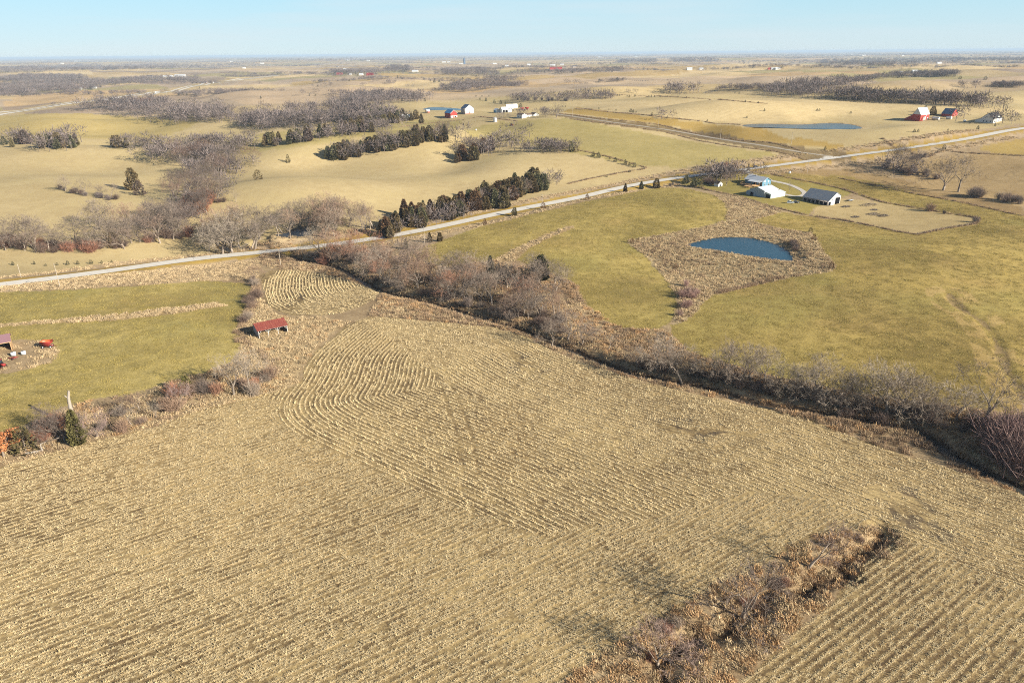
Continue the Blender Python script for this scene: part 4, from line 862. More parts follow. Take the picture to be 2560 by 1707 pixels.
# --- cedars above the creek and beside the road
plant('cedar', [(1226, 688)], 48, [(0.07, 0.075, 0.04)], 'dark cedar above the creek thicket, left of two'); plant('cedar', [(1352, 700)], 62, [(0.085, 0.085, 0.035)], 'dark cedar above the creek thicket, right of two')
plant('cedar_round', [(1245, 700), (1262, 706), (1280, 712), (1300, 715), (1318, 716), (1335, 712)], [40, 42, 46, 46, 44, 44], [(0.065, 0.06, 0.045)], 'low dark cedar between the two dark cedars', 'low cedars above the creek')
for p, h, t, s in (((1016, 622), 26, CGREEN[1:2], 'green cedar beside the road at the tip of the hay field'), ((1075, 606), 24, CBROWN[2:], 'olive cedar bush left of the roadside pole'), ((1100, 603), 22, CBROWN[2:], 'olive cedar bush right of the roadside pole'), ((1212, 562), 16, CBROWN[:1], 'rust brown cedar bush on the road bank'),
                   ((1286, 539), 20, CGREEN[:1], 'small green cedar at the road edge of the hay field'), ((1358, 521), 16, CBROWN[:1], 'rusty cedar bush at the roadside pole'), ((1468, 500), 15, CBROWN[:1], 'small rusty cedar on the road bank'), ((1563, 481), 21, CBROWN[2:], 'round olive cedar on the road bank'),
                   ((1603, 472), 19, CGREEN[1:2], 'pointed green cedar on the road bank'), ((1641, 464), 24, CBROWN[2:], 'brownish cedar near the lane to the blue house'), ((1715, 459), 20, CGREEN[1:2], 'pointed spruce left of the white shed'), ((1735, 467), 20, CGREEN[1:2], 'dark spruce at the yard corner'), ((1752, 470), 15, CGREEN[:1], 'low spruce nearest the small white shed')):
    plant('cedar' if h > 18 else 'cedar_round', [p], h, t, s)
cedar_line([(955, 590), (1000, 570), (1050, 553), (1100, 541), (1150, 529), (1220, 509), (1290, 490), (1352, 470)], 120, 22, 48, CGREEN + CBROWN[1:], 'tall dark cedar in the dense row above the road', 'cedars in the row above the road', 6, 9)
bare_line([(1000, 575), (1100, 545), (1200, 515), (1330, 478)], 26, 28, 44, PINK[:2] + GREY, 'bare tree among the cedars above the road', 'bare trees in the cedar row')
bare_poly([(690, 596), (720, 565), (800, 560), (900, 560), (945, 575), (920, 592), (830, 600), (740, 605)], 28, 52, 78, PINK + GREY, 'bare tree in the grove between creek pool and cedar row', 'bare grove left of the cedar row', 8)
plant('bare', [(811, 652)], 74, PALE, 'tall slender bare tree in front of the road')
for p, h, s in (((524, 628), 62, 'bare tree left of the pale forked trees at the roadside'), ((557, 634), 76, 'pale forked bare tree beside the road'), ((581, 634), 96, 'tallest pale bare tree beside the road')): plant('bare', [p], h, PALE, s)
bare_poly([(520, 612), (600, 590), (650, 600), (690, 615), (640, 628), (590, 622)], 11, 56, 88, GREY + PINK[:1], 'bare tree at the creek crossing by the road', 'bare trees at the creek crossing', 8)
bare_line([(10, 618), (80, 622), (170, 622), (250, 622), (330, 612), (420, 598), (500, 598)], 24, 36, 70, GREY + PINK[1:2], 'bare tree in the creek row across the left pasture', 'bare trees in the left creek row', 6, 5)
shrub_line([(0, 612), (100, 622), (250, 624), (350, 608), (440, 590), (520, 590)], 36, 14, 26, DARK + RED[1:2], 'dark brush under the left creek row', 'brush in the left creek row', 6, 4)
plant('cedar_round', [(288, 618)], 34, CBROWN[2:], 'olive cedar in the left creek row')
bare_poly([(235, 560), (300, 560), (360, 575), (420, 560), (470, 575), (420, 592), (330, 592), (250, 575)], 15, 46, 70, GREY + PINK[:1], 'bare tree on the pasture slope behind the left creek row', 'bare trees on the left pasture slope', 9)
plant('bare', [(380, 548)], 48, GREY, 'lone bare tree above the left creek row')
bare_poly([(395, 520), (440, 470), (500, 440), (560, 425), (620, 440), (560, 470), (545, 520), (505, 552), (430, 560), (400, 545)], 36, 32, 56, WOOD_SHADED, 'bare tree in the draw between the two pastures', 'bare trees in the pasture draw', 8)
shrub_poly([(480, 500), (545, 490), (540, 530), (490, 545), (450, 555), (440, 530)], 18, 16, 28, RED, 'rusty red brush at the foot of the pasture draw', 'rusty brush in the pasture draw')
bare_poly([(425, 430), (470, 395), (560, 390), (640, 405), (600, 435), (500, 445)], 30, 26, 48, WOOD_SHADED, 'bare tree at the upper end of the pasture draw', 'bare trees in the upper draw', 7)
for p, h, s in (((163, 478), 34, 'first small bare tree on the left pasture'), ((212, 486), 36, 'second small bare tree on the left pasture'), ((280, 497), 36, 'third small bare tree on the left pasture'), ((255, 490), 26, 'slight bare sapling on the left pasture')): plant('bare', [p], h, GREY, s)
shrub_line([(150, 474), (200, 486), (250, 494), (290, 500)], 14, 8, 14, DARK, 'dark scrub under the small pasture trees', 'scrub on the left pasture', 4, 2)
plant('cedar', [(336, 476)], 48, CBROWN[2:], 'lone olive cedar by the pasture draw'); plant('cedar_round', [(350, 488)], 32, DARK[2:], 'dark bush beside the lone olive cedar')
plant('cedar_round', [(721, 407)], 19, CGREEN[:1], 'lone cedar on the middle pasture'); plant('cedar_round', [(646, 449)], 22, CBROWN[2:], 'cedar at the edge of the middle pasture'); plant('bare', [(590, 505)], 28, GREY, 'small bare tree right of the pasture draw'); plant('shrub', [(560, 505), (548, 506)], [13, 12], DARK, 'dark bush right of the pasture draw', 'bushes right of the draw')
for i, (x, y, h) in enumerate([(33, 663, 8), (86, 661, 7), (115, 665, 5), (143, 663, 6), (170, 662, 9), (195, 661, 8), (228, 660, 9), (255, 659, 7), (280, 658, 7)]): plant('cedar_round', [(x, y)], h, CBROWN[:1] + RED[:1], 'small rusty cedar bush in the row above the left road', 'rusty bushes above the left road')
# --- middle distance
bare_poly([(365, 395), (420, 372), (520, 362), (640, 358), (650, 378), (560, 395), (430, 402)], 32, 22, 40, WOOD_SHADED, 'bare tree in the upper valley beyond the left pasture', 'bare trees in the upper valley', 7)
cedar_line([(0, 364), (60, 362), (120, 365), (205, 367)], 22, 16, 30, CGREEN + DARK[2:], 'dark cedar in the row on the left crest', 'cedars on the left crest'); bare_line([(10, 362), (200, 366)], 9, 22, 40, WOOD_SHADED, 'bare tree among the cedars on the left crest', 'bare trees on the left crest')
plant('cedar', [(288, 368), (298, 369), (318, 369)], [24, 26, 20], CGREEN, 'cedar of the small clump right of the left crest row', 'small cedar clump'); bare_line([(310, 368), (380, 372)], 6, 20, 30, GREY, 'bare tree beside the small cedar clump', 'bare trees by the small cedar clump')
bare_poly([(195, 272), (300, 290), (400, 303), (520, 312), (640, 322), (655, 295), (560, 280), (450, 268), (330, 262)], 105, 15, 30, WOOD_SHADED, 'bare tree in the long wood left of the red barn', 'bare trees in the long wood', 5)
bare_poly([(640, 332), (760, 326), (880, 312), (1000, 303), (1000, 288), (860, 280), (760, 276), (640, 295)], 100, 18, 34, WOOD_SHADED, 'bare tree in the wood running up to the red barn', 'bare trees in the barn wood', 5)
cedar_line([(860, 300), (920, 296), (980, 305), (1010, 305), (1080, 305)], 26, 16, 30, CGREEN, 'dark cedar in front of the hidden red shed', 'cedars by the hidden red shed', 5, 4)
bare_poly([(822, 262), (940, 262), (1060, 257), (1050, 244), (900, 243)], 66, 16, 25, [(0.30, 0.245, 0.215), (0.28, 0.225, 0.205)], 'bare tree in the dense grove behind the barn wood', 'bare trees in the dense grove', 4)
cedar_line([(655, 365), (700, 360), (760, 352), (820, 340), (900, 328), (985, 318)], 34, 18, 32, CGREEN + DARK[2:], 'cedar in the upper hedge between pastures', 'cedars in the upper hedge', 4, 3); bare_line([(650, 362), (800, 345), (985, 318)], 22, 18, 34, WOOD_SHADED, 'bare tree in the upper hedge between pastures', 'bare trees in the upper hedge')
cedar_line([(826, 398), (880, 388), (950, 375), (1010, 364), (1060, 354), (1110, 350)], 46, 24, 38, CGREEN + CBROWN[2:], 'dark cedar in the belt along the domed pasture', 'cedars in the domed pasture belt', 4, 4); bare_line([(860, 388), (950, 372), (1050, 352), (1150, 345)], 26, 26, 46, WOOD_SHADED, 'bare tree in the belt along the domed pasture', 'bare trees in the domed pasture belt', 5, 4)
cedar_line([(1118, 416), (1150, 402), (1180, 393), (1225, 376)], 12, 20, 34, CBROWN + CGREEN[:1], 'cedar in the clump right of the domed pasture', 'cedars right of the domed pasture', 4, 4); bare_line([(1180, 385), (1230, 372), (1290, 345)], 12, 26, 40, GREY, 'bare tree in the clump right of the domed pasture', 'bare trees right of the domed pasture', 5, 5)
bare_line([(1292, 375), (1420, 378)], 15, 20, 32, WOOD_SHADED, 'bushy bare tree in the hedge above the open pasture', 'bushy trees above the open pasture', 3, 2); plant('cedar_round', [(1428, 379), (1440, 380)], [24, 17], CGREEN, 'cedar at the end of the hedge above the open pasture', 'cedars ending the hedge')
for x, y, h in [(1483, 391, 12), (1496, 395, 14), (1524, 399, 6), (1538, 405, 11), (1563, 412, 12), (1573, 414, 8), (1586, 418, 11), (1574, 431, 6), (1517, 443, 6)]: plant('cedar_round', [(x, y)], h, CGREEN + CBROWN[:1], 'small cedar in the line falling to the road', 'small cedars in the fence line')
bare_line([(1345, 462), (1400, 452)], 5, 22, 36, GREY, 'bare tree right of the cedar row', 'bare trees right of the cedar row')
plant('slim', in_poly([(1765, 450), (1790, 432), (1850, 432), (1858, 444), (1820, 450)], 15, 2.5), U(26, 42, 15), RED[2:] + PINK, 'slender reddish larch like tree by the white shed', 'slender trees behind the white shed')
plant('bare', [(1816, 464)], 30, PINK[1:2], 'gnarled bare yard tree right of the white shed'); plant('shrub', [(1772, 460), (1780, 461), (1676, 461), (1682, 461), (1765, 458)], [17, 15, 9, 8, 14], DARK, 'dark leafless bush in the yard of the blue house', 'dark bushes in the yard')
plant('slim', [(1973, 482)], 27, PALE, 'lone pale birch inside the driveway loop')
bare_line([(2228, 418), (2275, 430)], 7, 36, 58, GREY, 'bare tree in the clump below the road right of the junction', 'bare clump right of the junction'); shrub_line([(2200, 415), (2260, 430), (2340, 445)], 16, 8, 16, DARK + GREY[3:], 'scrub in the draw right of the junction', 'scrub right of the junction')
plant('bare', [(2358, 476)], 70, GREY[:1], 'tall bare cottonwood, left of the two in the right field'); plant('bare', [(2396, 480)], 76, GREY[2:3], 'tall bare cottonwood, right of the two in the right field')
shrub_line([(2420, 492), (2490, 500), (2570, 512)], 14, 14, 26, GREY[1:2] + PINK[1:2], 'greyish brush in the draw at the right edge', 'brush in the right edge draw', 5, 3); plant('shrub', [(2325, 528), (2360, 535), (2438, 556), (2300, 395), (2290, 398), (2312, 392)], [19, 9, 14, 10, 9, 9], GREY[3:] + PINK[:1], 'lone twiggy bush in the right hand fields', 'lone bushes in the right hand fields')
for p, h, t, s in (((1580, 608), 13, CBROWN[:1], 'rusty cedar bush at the left tip of the pond grass'), ((1594, 607), 9, CBROWN[:1], 'low rusty bush beside the left tip of the pond grass'), ((1632, 632), 11, CBROWN[1:2], 'cedar bush on the left flank of the dam'), ((1655, 650), 9, DARK[:1], 'dark bush midway down the left flank of the dam'), ((1678, 666), 10, CBROWN[1:2], 'brown cedar bush low on the dam'), ((1688, 672), 13, CBROWN[:1], 'rusty cedar at the foot of the dam'),
                   ((2026, 582), 13, CGREEN[:1], 'green cedar at the far right corner of the pond grass'), ((2034, 600), 14, CBROWN[:1], 'rusty cedar at the far right corner of the pond grass'), ((2078, 672), 17, CBROWN[:1] , 'rusty cedar at the right tip of the pond grass')): plant('cedar_round', [p], h, t, s)
plant('shrub', [(1715, 716), (1722, 738), (1706, 745), (1730, 745), (1712, 770), (1700, 790), (1720, 765), (1742, 735)], [18, 24, 22, 18, 20, 16, 17, 14], [(0.40, 0.26, 0.22), (0.36, 0.25, 0.21)], 'pinkish twiggy shrub in the draw below the dam', 'pinkish shrubs below the dam')
shrub_line([(1960, 598), (1985, 620), (2000, 640)], 8, 8, 14, DARK, 'dark brush beside the pond', 'dark brush beside the pond', 4, 4)
bare_line([(2045, 243), (2150, 249), (2260, 255), (2380, 263), (2482, 270)], 66, 20, 31, [(0.25, 0.205, 0.175), (0.23, 0.185, 0.16), (0.27, 0.22, 0.185)], 'dark bare tree in the straight windbreak behind the right hand barns', 'bare trees in the windbreak', 2, 1.2)
bare_poly([(1920, 243), (2030, 245), (2040, 236), (2140, 217), (2130, 208), (2000, 215), (1915, 228)], 60, 15, 23, GREY[1:2] + [(0.27, 0.22, 0.20)], 'bare tree in the wood left of the windbreak', 'bare trees left of the windbreak', 4)
bare_line([(1282, 252), (1340, 253), (1420, 251), (1520, 246)], 28, 12, 25, WOOD_SHADED, 'bare tree in the scattered row behind the white farmhouse', 'bare row behind the white farmhouse', 3, 1.5)
shrub_line([(1280, 251), (1420, 252)], 16, 6, 10, DARK, 'dark scrub in the row behind the white farmhouse', 'scrub behind the white farmhouse', 3, 1)
plant('bare', [(1357, 287), (1365, 289), (1373, 290), (1382, 292)], [18, 20, 19, 18], GREY, 'yard tree in the row right of the white farmhouse', 'yard trees by the white farmhouse'); plant('bare', [(1390, 295)], 42, GREY, 'tallest bare tree by the white farmhouse'); plant('bare', [(1286, 292), (1255, 296)], [22, 15], GREY, 'bare tree in front of the white farm shop', 'bare trees before the farm shop')
plant('cedar_round', [(1302, 268)], 9, CGREEN[1:2], 'round dark spruce behind the white farm shop'); plant('cedar_round', [(1066, 283)], 8, CGREEN[3:], 'dark cedar beside the little pond shed')
plant('cedar', [(2393, 278), (2312, 280), (2331, 288)], [10, 13, 18], CGREEN, 'cedar beside the red barns on the right', 'cedars by the right hand barns'); plant('bare', [(2425, 303), (2517, 308), (2500, 300)], [34, 24, 16], GREY, 'bare yard tree beside the white house at right', 'yard trees by the right hand house')
dots = [(1543, 240, 4), (1549, 240, 4), (1568, 242, 4), (1573, 244, 5), (1587, 242, 5), (1622, 243, 4), (1628, 243, 5), (1636, 243, 4), (1650, 243, 4), (1668, 243, 3), (1695, 244, 4), (1716, 245, 4), (1863, 256, 5), (1895, 258, 4), (1497, 273, 4), (1522, 275, 3), (1540, 277, 4), (1577, 281, 8), (1583, 282, 7), (1590, 282, 4), (1630, 288, 6), (1668, 294, 4), (1768, 304, 5), (1837, 234, 4), (1848, 235, 4), (1866, 303, 5), (1908, 301, 6), (2061, 385, 8), (2444, 324, 8), (2280, 356, 7), (2290, 354, 6), (2361, 369, 9), (2367, 338, 4), (2487, 316, 5), (994, 195, 5), (1002, 195, 4), (1060, 200, 5), (1076, 204, 4), (1086, 207, 8), (1098, 206, 6), (1005, 254, 8), (1062, 254, 7), (1215, 253, 8), (1200, 250, 5), (1190, 242, 4), (1205, 242, 4), (1222, 242, 4), (1236, 258, 8), (1252, 260, 9), (1263, 261, 5), (1280, 262, 5), (311, 255, 12), (363, 256, 6), (386, 255, 7), (450, 258, 8), (774, 240, 5), (789, 240, 4), (652, 247, 6), (499, 222, 4), (2000, 202, 6), (2148, 195, 6), (2400, 198, 6), (2463, 200, 7), (2125, 295, 5), (2040, 293, 5), (2046, 293, 5)]
for x, y, h in dots: plant('cedar_round', [(x, y)], h, CGREEN + CBROWN[2:], 'small dark cedar dotted on the distant fields', 'cedars dotted on distant fields')
bare_poly([(1088, 232), (1190, 230), (1280, 214), (1280, 200), (1220, 198), (1120, 222)], 50, 11, 18, GREY[1:2] + [(0.27, 0.22, 0.21)], 'bare tree in the distant valley wood behind the farm', 'bare trees in the distant valley wood', 4)
plant('bare', [(1680, 233), (1688, 232), (1695, 233), (1702, 233), (1710, 232), (1575, 234), (1424, 213), (1772, 236), (1455, 214), (1664, 296), (818, 216), (905, 215), (975, 210), (980, 210), (640 + 140, 236), (835, 238), (850, 238), (858, 238), (2430, 220), (2418, 219), (2500, 219), (2530, 219), (2545, 219)], [24, 26, 27, 26, 20, 11, 14, 8, 8, 24, 10, 9, 12, 8, 14, 14, 15, 14, 17, 14, 10, 10, 10], GREY, 'bare tree standing alone on the distant fields', 'lone trees on the distant fields')

# ------------------------------------------------------------------ set the plants out: up to 300 of a kind one by one, the rest as far woodland
ORD = 'first second third fourth fifth sixth seventh eighth ninth tenth eleventh twelfth thirteenth fourteenth fifteenth sixteenth seventeenth eighteenth nineteenth twentieth twenty-first twenty-second twenty-third twenty-fourth twenty-fifth twenty-sixth twenty-seventh twenty-eighth twenty-ninth thirtieth'.split()
def ordinals():
    by = {}
    for i, p in enumerate(PLANTS):
        if p[5]: by.setdefault(p[4], []).append(i)
    for lab, ids in by.items():
        if 2 <= len(ids) <= 30 and len(lab.split()) <= 12:
            ids.sort(key=lambda i: project(PLANTS[i][1])[0])
            for k, i in enumerate(ids): p = list(PLANTS[i]); p[4] = lab + ', ' + ORD[k] + ' from the left'; PLANTS[i] = tuple(p)
def project(q):
    v = np.asarray(q, float) - CAMP; w = v @ _f; return np.array([1280 + FOC * (v @ _r) / w, 853.5 - FOC * (v @ _u) / w])
ordinals()
def set_out():
    def build(kind, i, q, h, col, label, group, cat, name, big=False):
        src = {'bare': BARE, 'slim': SLIM, 'cedar': CEDAR, 'cedar_round': CEDSM, 'cedar_slim': CEDNR, 'shrub': SHRUB}[kind]
        if kind == 'bare' and big: src = BARE_N
        k = int(gt.integers(len(src)))
        wv = 1.0 + gt.uniform(-0.14, 0.14)
        if kind == 'shrub':
            o = put(name, src[k]); o.location = q; o.rotation_euler = (0, 0, gt.uniform(0, 6.28)); o.scale = (h * 1.1 * wv, h * 1.1 * wv, h); o.color = (*col, 1); tag(o, label, cat, group); return
        e = empty(name, q, gt.uniform(0, 6.28)); wv *= {'slim': 0.36, 'bare': 0.95}.get(kind, 1.0); e.scale = (h * wv, h * wv, h); tag(e, label, cat, group)
        t = put('trunk', src[k][0], e); c = put('crown', src[k][1], e); c.color = (*col, 1)
    kinds = {'bare': ('bare_tree', 'tree'), 'slim': ('bare_tree', 'tree'), 'cedar': ('cedar_tree', 'cedar'), 'cedar_round': ('cedar_tree', 'cedar'), 'cedar_slim': ('cedar_tree', 'cedar'), 'shrub': ('shrub', 'shrub')}
    rest = []
    for fam in (('bare', 'slim'), ('cedar', 'cedar_round', 'cedar_slim'), ('shrub',)):
        L = [p for p in PLANTS if p[0] in fam]; L.sort(key=lambda p: -p[6] - (1000 if p[5] is None else 0))
        for i, (kind, q, h, col, label, group, a) in enumerate(L):
            if i < 300: build(kind, i, q, h, col, label, group, kinds[kind][1], kinds[kind][0], a > 52)
            else: rest.append((kind, q, h, col))
    return rest
REST = set_out()
def oak(q, h, label):
    g = gt; T, Cw = MB(), MB(); T.tube((0, 0, -0.05), (0.02, 0, 0.45), 0.04, 0.025, 6, 0.4)
    for k in range(6): a = k * 1.05; T.tube((0.02, 0, 0.3 + 0.03 * k), (math.cos(a) * 0.28, math.sin(a) * 0.28, 0.6 + 0.05 * k), 0.018, 0.006, 4, 0.4)
    cl = [(g.normal(0, 0.19), g.normal(0, 0.19), g.uniform(0.22, 0.86), g.uniform(0.09, 0.17)) for _ in range(16)]
    for k in range(950):
        x, y, z, r = cl[g.integers(16)]; d = g.normal(size=3); d /= np.linalg.norm(d); p = np.array([x, y, z]) + d * r * g.uniform(0.6, 1.05); u = g.normal(size=3); u /= np.linalg.norm(u); v = np.cross(u, d); s = g.uniform(0.014, 0.03); Cw.quad(p, u * s, v * s, float(g.uniform(0, 1)))
    e = empty('oak_tree', q); e.scale = (h,) * 3; tag(e, label, 'tree'); put('trunk', T.mesh('oak_trunk', M_BARK, True), e); put('crown', Cw.mesh('oak_crown', M_LEAF), e)
for kind, q, h, col, label, group, a in PLANTS:
    if kind == 'oak': oak(q, h, label)
# bleached snag and fallen trunk
def snag():
    q = ground_at([(190, 1066)])[0]; h = float(px_height(q[None], np.array([76.0]))[0]); b = MB(); g = gt
    pts = [(0, 0, -0.1), (0.1, 0, 0.25 * h), (-0.15, 0.1, 0.55 * h), (0.15, 0, 0.8 * h), (0.75, 0.1, h)]; rr = [0.60, 0.56, 0.50, 0.40, 0.30]
    for i in range(4): b.tube(pts[i], pts[i + 1], rr[i], rr[i + 1], 8, 0.6)
    b.tube(pts[3], (-0.6, -0.1, 0.86 * h), 0.26, 0.16, 6, 0.6); b.tube((-0.1, 0, 0.6 * h), (-0.75, 0.2, 0.66 * h), 0.16, 0.06, 5, 0.6); b.tube((-0.6, -0.1, 0.86 * h), (-0.55, -0.1, 0.90 * h), 0.16, 0.01, 6, 0.6); b.tube(pts[4], (0.6, 0.1, h + 0.15), 0.22, 0.02, 8, 0.6)
    o = put('dead_snag', b.mesh('dead_snag', M_SNAG, True)); o.location = q; tag(o, 'bleached dead tree trunk without limbs behind the green cedar', 'snag')
    q = ground_at([(92, 1132)])[0]; b = MB(); b.tube((-2.6, -0.6, 0.2), (1.4, 0.7, 0.45), 0.34, 0.24, 8, 0.6); b.tube((1.2, 0.6, 0.3), (1.5, 0.2, 2.6), 0.3, 0.16, 7, 0.6); b.tube((1.5, 0.2, 2.6), (2.9, 0.9, 3.1), 0.16, 0.07, 6, 0.6); b.tube((-0.4, 0.1, 0.3), (-1.6, -1.4, 0.5), 0.16, 0.06, 5, 0.6); b.tube((0.4, 0.4, 0.4), (0.1, -1.3, 0.3), 0.14, 0.05, 5, 0.6)
    o = put('fallen_tree', b.mesh('fallen_tree', M_SNAG, True)); o.location = q; tag(o, 'bleached fallen tree with broken limbs beside the orange oaks', 'fallen tree')
snag()
# --- far woodland: everything past the limit plus the wooded bands towards the horizon
def far_trees():
    pos = []; hs = []; cols = []
    bands = [([(0, 240), (110, 238), (210, 228), (250, 220), (380, 208), (500, 205), (505, 199), (380, 197), (250, 206), (170, 206), (0, 214)], 420, 9, 15), ([(0, 206), (100, 204), (222, 199), (200, 193), (70, 191), (0, 201)], 240, 7, 12), ([(0, 184), (300, 175), (500, 171), (640, 160), (480, 162), (200, 162), (0, 170)], 700, 5, 9), ([(1100, 188), (1180, 192), (1245, 191), (1240, 178), (1150, 172), (1100, 172)], 130, 8, 13), ([(820, 187), (880, 187), (950, 187), (940, 180), (830, 180)], 70, 8, 13), ([(965, 181), (1030, 181), (1030, 168), (970, 166)], 90, 7, 11),
             ([(1300, 184), (1440, 184), (1560, 182), (1560, 174), (1420, 178), (1300, 180)], 90, 6, 11), ([(2040, 163), (2150, 166), (2230, 166), (2300, 158), (2560, 155), (2560, 145), (2330, 147), (2150, 148), (2060, 152)], 640, 4, 8), ([(2130, 206), (2250, 196), (2390, 192), (2395, 184), (2250, 188), (2140, 200)], 170, 8, 12), ([(1540, 158), (1640, 158), (1640, 150), (1550, 150)], 150, 4, 7), ([(1670, 158), (1800, 156), (1790, 146), (1680, 146)], 200, 4, 7), ([(640, 152), (900, 154), (1100, 150), (1100, 140), (800, 141), (640, 143)], 620, 3, 6), ([(1500, 210), (1560, 205), (1560, 200), (1500, 203)], 25, 5, 8), ([(2480, 218), (2560, 220), (2560, 214), (2490, 212)], 40, 6, 11), ([(1780, 228), (1930, 226), (1930, 218), (1800, 222)], 60, 8, 13)]
    for P, n, lo, hi in bands:
        P = np.array(P, float); p = gt.uniform(P.min(0), P.max(0), (n * 4, 2)); p = p[inside(p[:, 0], p[:, 1], P)][:n]
        q = ground_at(p); pos.append(q); hs.append(np.clip(px_height(q, U(lo, hi, len(q))), 8, 20))
    # random belts and thickets of the far country, along the hollows
    n = 90000; r = 1900 * (32000 / 1900) ** gt.uniform(0, 1, n); a = R(1) * gt.uniform(-40, 40, n); x, y = r * np.sin(a), r * np.cos(a)
    s1 = vnoise(x, y, 900, 91); s2 = np.abs(vnoise(x * 0.45, y * 1.3 + 0.3 * x, 900, 92) - 0.5); s3 = vnoise(x, y, 2600, 93)
    keep = ((s2 < 0.018 + 0.03 * s3) & (s1 > 0.3)) | ((s1 > 0.86) & (s3 > 0.35)) | ((r > 7000) & (vnoise(x * 0.3, y, 1100, 94) + 0.4 * s3 > 0.74)) | (gt.uniform(0, 1, n) < 0.004)
    # leave the open fields between the farm and the windbreak free
    keep &= ~((r < 2600) & (a > R(1)))
    x, y = x[keep], y[keep]; r = r[keep]
    pos.append(np.c_[x, y, height(x, y)]); hs.append(gt.uniform(7, 14, len(x)) * (1 + 0.5 * S((r - 8000) / 15000)))
    pos = np.vstack(pos); hs = np.concatenate(hs); n = len(pos)
    k = gt.integers(0, 6, n)
    return pos, hs, k
M_FARW = plant_mat('far_wood', (0.10, 0.082, 0.08), (0.22, 0.18, 0.165), rnd=0.25); M_FARC = plant_mat('far_cedar', (0.04, 0.045, 0.03), (0.10, 0.095, 0.05), rnd=0.3)
def far_proto(me, mat, wid=1.0):
    m = me.copy(); m.materials.clear(); m.materials.append(mat); return bpy.data.objects.new('far_tree', m)
def clump(g):
    """three or four crowns standing together"""
    b = MB()
    for _ in range(4):
        cx, cy = g.normal(0, 0.55, 2); hh = g.uniform(0.7, 1.0)
        b.tube((cx, cy, -0.05), (cx, cy, 0.4 * hh), 0.02, 0.012, 3, 0.5)
        for k in range(90):
            d = g.normal(size=3); d /= np.linalg.norm(d); p = np.array([cx, cy, 0.60 * hh]) + d * np.array([0.40, 0.40, 0.40 * hh]) * g.uniform(0.3, 1.0); e = p + (d + g.normal(0, .5, 3) + np.array([0, 0, .5])) * 0.10; b.blade(p, e, 0.030, float(g.uniform(0, 1)), g)
    return bpy.data.objects.new('far_clump', b.mesh('far_clump', M_FARW))
pos, hs, kk = far_trees()
FP = [far_proto(BARE[i][1], M_FARW) for i in (0, 1, 2)] + [clump(gt) for _ in range(3)]
rb = [p for p in REST if p[0] in ('bare', 'slim')]; rc = [p for p in REST if p[0].startswith('cedar')]; rs = [p for p in REST if p[0] == 'shrub']
P1 = np.vstack([pos] + [np.array([p[1] for p in rb])] if rb else [pos]); H1 = np.concatenate([hs, [p[2] for p in rb]]); K1 = np.concatenate([np.where(gt.uniform(0, 1, len(hs)) < 0.6, gt.integers(3, 6, len(hs)), gt.integers(0, 3, len(hs))), gt.integers(0, 3, len(rb))]).astype(int)
scatter('distant_woodland', FP, P1, gt.uniform(0, 6.28, len(P1)), np.c_[H1 * 1.1, H1 * 1.1, H1], K1, 'bare grey woods and hedgerows fading towards the horizon')
nf = int(len(pos) * 0.07); sel = gt.integers(0, len(pos), nf); P2 = pos[sel] + np.c_[gt.normal(0, 6, nf), gt.normal(0, 6, nf), np.zeros(nf)]; H2 = gt.uniform(4, 9, nf)
if rc: P2 = np.vstack([P2, [p[1] for p in rc]]); H2 = np.concatenate([H2, [p[2] for p in rc]])
scatter('distant_cedars', [far_proto(c[1], M_FARC) for c in CEDSM], P2, gt.uniform(0, 6.28, len(P2)), np.c_[H2, H2, H2], gt.integers(0, 3, len(P2)), 'dark cedars scattered through the far fields')
if rs: scatter('low_scrub', [far_proto(SHRUB[i], M_FARW) for i in range(3)], np.array([p[1] for p in rs]), gt.uniform(0, 6.28, len(rs)), np.array([p[2] for p in rs]), gt.integers(0, 3, len(rs)), 'low leafless scrub in the hedgerows')
print('plants', len(PLANTS), 'rest', len(rb), len(rc), len(rs), 'far', len(pos))
# ------------------------------------------------------------------ buildings
def project(q):
    v = np.asarray(q, float) - CAMP; w = v @ _f; return np.array([1280 + FOC * (v @ _r) / w, 853.5 - FOC * (v @ _u) / w])
W_WHITE = plain('white_siding', (0.66, 0.655, 0.63), var=0.05, scale=1.2); W_RED = plain('red_barn_boards', (0.36, 0.06, 0.05), var=0.15, scale=1.5); W_BLUE = plain('blue_siding', (0.12, 0.25, 0.35), var=0.06, scale=1.0)
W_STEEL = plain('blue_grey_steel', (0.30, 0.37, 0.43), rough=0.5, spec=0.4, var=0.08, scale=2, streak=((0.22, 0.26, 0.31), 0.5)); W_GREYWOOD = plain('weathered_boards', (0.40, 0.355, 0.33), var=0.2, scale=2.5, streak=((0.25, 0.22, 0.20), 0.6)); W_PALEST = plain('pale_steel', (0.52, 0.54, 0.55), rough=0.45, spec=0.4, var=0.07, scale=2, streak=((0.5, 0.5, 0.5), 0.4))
R_WHITE = plain('white_metal_roof', (0.58, 0.61, 0.64), rough=0.4, spec=0.5, var=0.04, scale=1.5); R_BLUE = plain('blue_metal_roof', (0.08, 0.30, 0.55), rough=0.4, spec=0.5, var=0.08); R_DKBLUE = plain('dark_blue_roof', (0.075, 0.12, 0.20), rough=0.5, spec=0.4, var=0.12); R_OLD = plain('weathered_metal_roof', (0.20, 0.235, 0.28), rough=0.55, spec=0.4, var=0.12, scale=1, streak=((0.40, 0.35, 0.29), 0.75))
